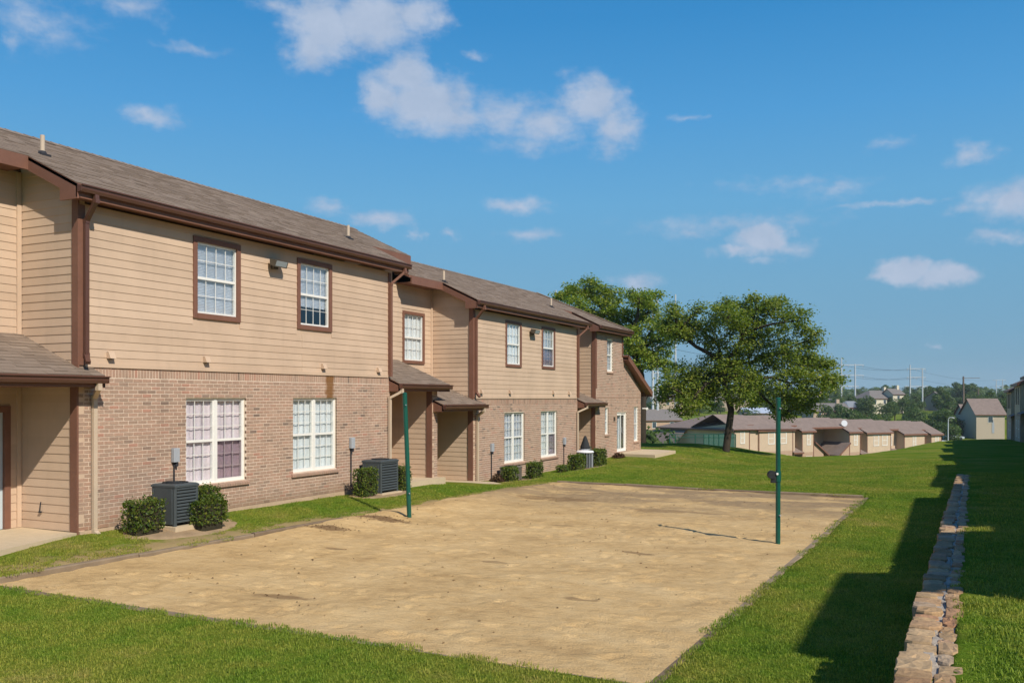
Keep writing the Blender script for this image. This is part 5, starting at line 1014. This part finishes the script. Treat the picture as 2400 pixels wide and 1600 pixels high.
# the row on the upper lawn, mostly outside the picture; it throws the shade across the wall
rr_ = thing('apartment_row', (5.75, 0, 0), 'shaded two storey apartment row with brown eaves at the right edge, facing the lawn', 'apartment building', 'apartment buildings like the main one', math.pi)
zz = [0.72, 0.14, -0.20, -0.55, -0.9, -1.3, -1.7, -2.15, -2.7]; U = [(-9.55,-5.7,zz[0],'bay'), (-11.7,-9.55,zz[1],'recess')]; y = 11.7
for k in range(1, 9): U.append((-(y+9.1), -y, zz[k], 'bay')); U.append((-(y+13.9), -(y+9.1), zz[k]-0.1, 'recess')) if k < 8 else None; y += 13.9
row(rr_, U); catslide(rr_, -5.7, -2.2, zz[0]+4.3, zz[0]+2.75, zz[0])

# the row below the crest
d0 = thing('apartment_row', (-25.73, 118.81, -7.6), 'low looking row of tan brick apartments with brown roofs beyond the lawn crest', 'apartment building', 'apartment buildings like the main one', math.atan2(-0.558, 0.83))
dz = [0.0, -0.2, -0.2, -0.5, -0.8, -1.0, -1.0, -1.3, -1.3, -1.5]
row(d0, [(0.0,2.85,0,'bay'),(2.85,4.47,-0.1,'recess'),(4.47,11.0,-0.2,'bay'),(11.0,12.7,-0.3,'recess'),(12.7,15.1,-0.5,'bay'),(15.1,22.4,-0.66,'gap'),(22.4,24.8,-0.8,'bay'),(24.8,26.2,-0.9,'recess'),(26.2,31.6,-1.0,'bay'),(31.6,34.6,-1.2,'recess'),(34.6,39.6,-1.35,'bay'),(39.6,41.0,-1.4,'recess'),(41.0,43.6,-1.5,'bay')], ridge=-3.6, back=-8.0, side=SIDEF, wt=WHITE)
catslide(d0, 15.1, 17.9, 4.0, 2.1, -0.5, x1=-7.0); catslide(d0, 22.4, 19.9, 3.7, 1.9, -0.8, x1=-7.0)
mb = MB(); E = 0.25                                                    # hip roofed end block running back from the corner
slab2(mb, [(0.45,-0.45,5.95),(0.45,12.2,5.85),(-4.5,5.8,7.75)], 0.08); slab2(mb, [(-15.6,-0.45,5.85),(0.45,-0.45,5.95),(-4.5,5.8,7.75),(-10.5,5.8,7.7)], 0.08); slab2(mb, [(0.45,12.2,5.85),(-15.6,12.2,5.8),(-10.5,5.8,7.7),(-4.5,5.8,7.75)], 0.08)
slab2(mb, [(-15.6,12.2,5.8),(-15.6,-0.45,5.85),(-10.5,5.8,7.7)], 0.08); slab2(mb, [(-9.2,-0.05,5.7),(-16.4,-0.05,5.5),(-18.6,-3.0,2.9),(-9.2,-3.0,2.9)], 0.08); mb.build('hip_roof', [ROOFFLAT, TRIM], d0)
m = MB(); m.box(-15.2, -0.15, 0.02, 11.5, -2.5, 5.75); m.box(-17.5, -9.4, -2.4, 0.0, -2.5, 3.2); m.box(-2.2, -1.3, -0.6, 0.0, -2.5, 5.2); m.build('siding_wall', SIDEF, d0)
m = MB(); m.box(-15.6, 0.45, -0.49, -0.452, 5.66, 5.86); m.build('fascia', TRIM, d0)
DISH = simple('dish_white', (0.62,0.63,0.65), 0.5, 0.05); m = MB(); m.tube([(-1.2,22.6,5.6),(-1.2,22.6,6.35)], 0.05, 6); m.tube([(-1.15,22.58,6.35),(-0.95,22.45,6.4),(-0.85,22.40,6.42)], [0.1,0.38,0.46], 14)
m.build('satellite_dish', DISH, d0)
# houses further off
GREYR = simple('grey_roofing', (0.185,0.165,0.15), 0.9, 0.15, 2); BLUER = simple('pale_metal_roof', (0.42,0.47,0.54), 0.5, 0.08); CREAMW = simple('cream_wall', (0.62,0.55,0.42), 0.8, 0.08); TANW = simple('tan_wall', (0.46,0.35,0.25), 0.8, 0.1)
def house(t_, d, w, dep, hw, hr, rot, label, wall=TANW, roof=GREYR, kind='gable', zoff=0.0, chimney=False, grp='houses across the valley'):
    x, y = fld(t_, d); z = h1(x, y)+zoff; o = thing('house', (x, y, z), label, 'house', grp, TH+rot); m = MB(); m.box(-w/2, w/2, -dep/2, dep/2, -1.5, hw); m.build('wall', wall, o); mb = MB(); e = 0.4
    if kind == 'flat': mb.box(-w/2-0.2, w/2+0.2, -dep/2-0.2, dep/2+0.2, hw+0.002, hw+0.5)
    else:
        g = dep*0.45 if kind == 'hip' else 0
        for s in (1, -1):
            p = [(s*(-w/2-e),s*(-dep/2-e),hw-0.1),(s*(w/2+e),s*(-dep/2-e),hw-0.1),(s*(w/2+e-g),0,hw+hr),(s*(-w/2-e+g),0,hw+hr)]; slab2(mb, p, 0.15)
            if g: slab2(mb, [(s*(w/2+e),-s*(dep/2+e),hw-0.1),(s*(w/2+e),s*(dep/2+e),hw-0.1),(s*(w/2+e-g),0,hw+hr)], 0.15)
        if not g: m = MB(); m.prism([(-w/2+0.001,-dep/2,hw),(-w/2+0.001,dep/2,hw),(-w/2+0.001,0,hw+hr-0.1)], (w-0.002,0,0)); m.build('gable', wall, o)
    mb.build('roof', [roof, TRIM], o)
    n = max(1, int(w/3.2))
    for i in range(n):
        xx = -w/2+w*(i+0.5)/n; m = MB(); m.box(xx-0.55, xx+0.55, -dep/2-0.05, -dep/2-0.002, hw-1.9, hw-0.5); f = m.build('window', WHITE, o); m = MB(); m.box(xx-0.47, xx+0.47, -dep/2-0.06, -dep/2-0.051, hw-1.82, hw-0.58); m.build('pane', GLASSD, f)
    if chimney: m = MB(); m.box(w*0.28, w*0.28+0.9, -0.5, 0.5, hw, hw+hr+1.1); m.build('chimney', wall, o)
    return o
GLASSD = simple('dark_window', (0.06,0.08,0.10), 0.1, 0.1, spec=0.8)
TANS = simple('pale_tan_siding', (0.47,0.385,0.285), 0.75, 0.06)
hh = house(0.5245, 205, 6.0, 9.5, 5.4, 3.5, -0.12, 'tall narrow house with a broad brown roof beside the shaded row at the right', TANS, ROOFFLAT, 'gable', 0.0, grp='houses beyond the lawn')
m = MB(); m.prism([(0.55,-4.80,4.2),(0.8,-4.80,3.0),(0.8,-4.80,1.2),(0.3,-4.80,1.2),(0.3,-4.80,4.2)], (0,0.03,0)); m.build('grey_panel', GREYBOX, hh)  # thin grey panel with one slanted corner on the front wall
house(0.508, 214, 3.2, 7.0, 4.6, 2.6, -0.12, 'narrow tan house partly hidden behind the tall narrow house', TANS, ROOFFLAT, 'gable', 0.0, grp='houses beyond the lawn')
house(0.405, 300, 12, 9, 4.2, 2.6, 0.35, 'large grey roofed house with cream dormers among the trees across the valley', CREAMW, GREYR, 'hip', 0.8, True)
house(0.425, 298, 4.5, 5, 5.6, 1.8, 0.35, 'cream gabled wing with tall chimneys joined to the large grey roofed house', CREAMW, GREYR, 'gable', 0.8, True)
house(0.350, 262, 11, 8, 3.0, 2.2, 0.1, 'long grey roofed house right behind the lone tree, below the steel poles', TANW, GREYR, 'gable', 0.4, True)
house(0.333, 300, 12, 8, 3.2, 2.4, 0.2, 'upper grey roofed house with pale gables left of the steel poles', TANW, GREYR, 'hip', 1.2, True)
house(0.377, 285, 9, 7, 2.8, 1.9, 0.5, 'small bluish grey roofed house beside the foot of the steel pole pair', TANW, simple('blue_grey_roof', (0.22,0.24,0.26), 0.8, 0.1), 'hip', 0.2)
house(0.476, 330, 7, 7, 3.4, 2.4, 0.7, 'tan gabled house half buried in trees right of the second pole pair', TANW, GREYR, 'gable', 1.2)
house(0.343, 190, 7, 9, 3.3, 0, 0.05, 'low flat roofed cream building behind the brown roofs', CREAMW, CREAMW, 'flat', 1.6)
house(0.270, 250, 7, 8, 3.2, 1.4, 0.0, 'low building with a pale blue metal roof seen under the lone tree', TANW, BLUER, 'gable', 0.6)
house(0.160, 210, 9, 8, 4.0, 2.4, 0.3, 'brown roofed brick house seen between the end unit and the lone tree', BRICKF, GREYR, 'gable', 0.9)
house(0.176, 300, 14, 8, 3.4, 1.6, 0.1, 'long grey roofed house higher up between the two lone trees', TANW, GREYR, 'gable', 2.0)
house(0.245, 330, 12, 8, 3.4, 2.2, -0.2, 'grey roofed house glimpsed through the lone tree crown', TANW, GREYR, 'gable', 1.0)

# ---- green sports fence at the foot of the crest ----------------------------------------------
def mesh_mat(name, col, op):
    t = NT(name); t.base(col, 0.6, 0.3); tr = t.n('ShaderNodeBsdfTransparent'); mx = t.n('ShaderNodeMixShader'); mx.inputs[0].default_value = op; t.t.links.new(tr.outputs[0], mx.inputs[1]); t.t.links.new(t.b.outputs[0], mx.inputs[2]); t.t.links.new(mx.outputs[0], t.out.inputs[0]); return t.mat
LINK = mesh_mat('chain_link', (0.03,0.09,0.07), 0.16); SCRN = mesh_mat('wind_screen', (0.07,0.17,0.13), 0.5)
fx, fy = fld(0.176, 72); fz = h1(fx, fy); fe = thing('sports_fence', (fx, fy, fz), 'tall green chain link court fence with posts standing just below the lawn crest', 'fence', None, TH)
top = -0.4-fz
for x in (0.0, 0.45, 2.05, 2.75, 3.15, 3.55, 3.95, 4.6, 5.3): m = MB(); m.tube([(x,0,-0.3),(x,0,top)], 0.035, 8); m.build('post', GREEN, fe)
for z in (top-0.02, top-0.28): m = MB(); m.tube([(0,0,z),(5.3,0,z)], 0.022, 6); m.build('rail', GREEN, fe)
for a, b, mt in ((0.03,2.72,LINK),(2.78,5.27,SCRN)): m = MB(); m.box(a, b, -0.004, 0.004, 0.0, top-0.04); m.build('mesh_panel', mt, fe)

# ---- street lamp, cars, power line -----------------------------------------------------------------
GALV = simple('galvanised_steel', (0.50,0.52,0.53), 0.5, 0.08, spec=0.4); WOODP = simple('wood_pole', (0.16,0.12,0.09), 0.9, 0.2)
x, y = fld(0.4867, 190); z = h1(x, y); lp = thing('street_lamp', (x, y, z), 'white street lamp with a curved arm beyond the lawn, left of the tall narrow house', 'street lamp', None, TH); hh_ = -1.65-z
m = MB(); m.tube([(0,0,-0.3),(0.0,0,hh_*0.5),(0.05,0,hh_-0.5)], [0.13,0.11,0.09], 8); m.build('post', GALV, lp)
m = MB(); m.tube([(0.05,0,hh_-0.5),(0.15,0,hh_-0.15),(0.45,0,hh_),(0.9,0,hh_-0.05)], 0.07, 6); m.build('arm', GALV, lp); m = MB(); m.tube([(0.8,0,hh_-0.02),(1.1,0,hh_-0.1),(1.35,0,hh_-0.2)], [0.09,0.16,0.07], 8); m.build('lamp_head', GALV, lp)
def car(t_, d, rot, col, label):
    x, y = fld(t_, d); o = thing('parked_car', (x, y, h1(x, y)), label, 'car', 'cars parked across the valley', TH+rot); mt = simple('car_paint', col, 0.3, 0.03, spec=0.5)
    m = MB(); m.prism([(-2.2,-0.85,0.35),(2.2,-0.85,0.35),(2.25,-0.85,0.75),(1.3,-0.85,0.9),(-2.15,-0.85,0.95)], (0,1.7,0)); m.prism([(-1.9,-0.75,0.93),(1.1,-0.75,0.88),(0.5,-0.7,1.45),(-1.4,-0.7,1.45)], (0,1.5,0)); m.build('body', mt, o)
    m = MB(); m.prism([(-1.6,-0.765,1.0),(0.9,-0.765,1.0),(0.45,-0.765,1.38),(-1.3,-0.765,1.38)], (0,1.53,0)); m.build('side_window', GLASSD, o)
    for a in (-1.35, 1.4):
        for b in (-0.86, 0.68): m = MB(); m.tube([(a,b,0.33),(a,b+0.18,0.33)], 0.33, 12); m.build('wheel', SLATE2, o)
    return o
car(0.4815, 186, 0.1, (0.75,0.76,0.78), 'white parked car beside the foot of the street lamp'); car(0.492, 200, 0.1, (0.45,0.5,0.56), 'pale blue grey parked car right of the street lamp')
def tower(t1_, t2_, d, tops, arms, label):
    x1, y1_ = fld(t1_, d); x2, y2 = fld(t2_, d); z = min(h1(x1, y1_), h1(x2, y2)); o = thing('transmission_tower', (x1, y1_, z), label, 'power pole', 'power poles across the valley', TH); L = math.hypot(x2-x1, y2-y1_)
    for x, tz in ((0, tops[0]), (L, tops[1])): m = MB(); m.tube([(x,0,-1),(x,0,tz-z)], [0.36,0.20], 8); m.build('pole', GALV, o)
    for az_, ext in arms: m = MB(); m.bar((-ext,0,az_-z),(L+ext,0,az_-z), 0.18, 0.22); m.build('crossarm', GALV, o)
    for az_, ext in arms:
        for xx in (-ext*0.9, L*0.5, L+ext*0.9): m = MB(); m.tube([(xx,0,az_-z),(xx,0,az_-z-1.1)], 0.07, 5); m.build('insulator', GREYBOX, o)
    return [(x1, y1_, az_) for az_, e in arms]+[(x2, y2, az_) for az_, e in arms]
wa = tower(0.1571, 0.1624, 210, (25.7, 25.7), ((15,0.3),(11.4,0.3),(8.3,0.3),(4.6,0.3)), 'pair of tall pale steel poles with close rungs between the two lone trees')
wb = tower(0.3676, 0.3829, 310, (16.4, 14.2), ((13.9,3.0),(10.3,3.0),(6.5,1.2)), 'pair of steel poles with three crossarms right of the large lone tree')
wc_ = tower(0.4443, 0.4581, 345, (15.2, 13.8), ((13.7,1.2),(10.4,1.2),(6.9,2.0)), 'pair of steel poles with three crossarms above the middle of the far treeline')
we = tower(0.5405, 0.5476, 600, (14.8, 14.9), ((14.5,2.2),(10.5,1.0)), 'faint far pair of poles above the roof of the tall narrow house')
def upole(t_, d, top, r, mat, label, arm=None):
    x, y = fld(t_, d); z = h1(x, y); o = thing('utility_pole', (x, y, z), label, 'power pole', 'power poles across the valley', TH); m = MB(); m.tube([(0,0,-1),(0,0,top-z)], [r, r*0.6], 8); m.build('pole', mat, o)
    for az_ in (arm or []): m = MB(); m.bar((-0.4,0,az_-z),(5.5,0,az_-z), 0.12, 0.16); m.build('crossarm', mat, o)
upole(0.1824, 260, 32.5, 0.36, GALV, 'single tall pale pole between the crowns of the two lone trees'); upole(0.049, 260, 33.7, 0.34, GALV, 'pale pole tip showing above the roof left of the bright tree'); upole(0.5038, 300, 9.7, 0.42, WOODP, 'thick brown wooden pole in front of the tall clump of trees', (9.1,)); upole(0.5205, 330, 6.0, 0.3, WOODP, 'short brown wooden pole right of the thick wooden pole')
def wire(P, Q, sag, m):
    P, Q = Vector(P), Vector(Q); m.tube([P.lerp(Q, k/14)-Vector((0,0,sag*4*(k/14)*(1-k/14))) for k in range(15)], 0.035, 4)
m = MB()
for i in range(3): wire(wb[i], wc_[i], 1.2, m); wire((wa[i][0], wa[i][1], wa[i][2]), wb[i], 2.0, m); wire(wb[3+i], wc_[3+i], 1.2, m)
for i in range(2): wire(wc_[i], we[i], 2.0, m)
tag(m.build('overhead_wires', SLATE2), 'thin overhead wires strung between the steel poles', 'power line')

# ------------------------------------------------------------------ air
m = MB(); m.box(-1500, 1500, -260, 1500, -16, 38); HZ = bpy.data.materials.new('haze_air'); HZ.use_nodes = True; ht = HZ.node_tree; ht.nodes.clear()
hv = ht.nodes.new('ShaderNodeVolumePrincipled'); hv.inputs['Density'].default_value = 0.0002; hv.inputs['Color'].default_value = (0.78,0.86,0.94,1); ho = ht.nodes.new('ShaderNodeOutputMaterial'); ht.links.new(hv.outputs[0], ho.inputs['Volume'])
tag(m.build('haze', HZ), 'thin pale summer haze over the valley', None, None, 'stuff')
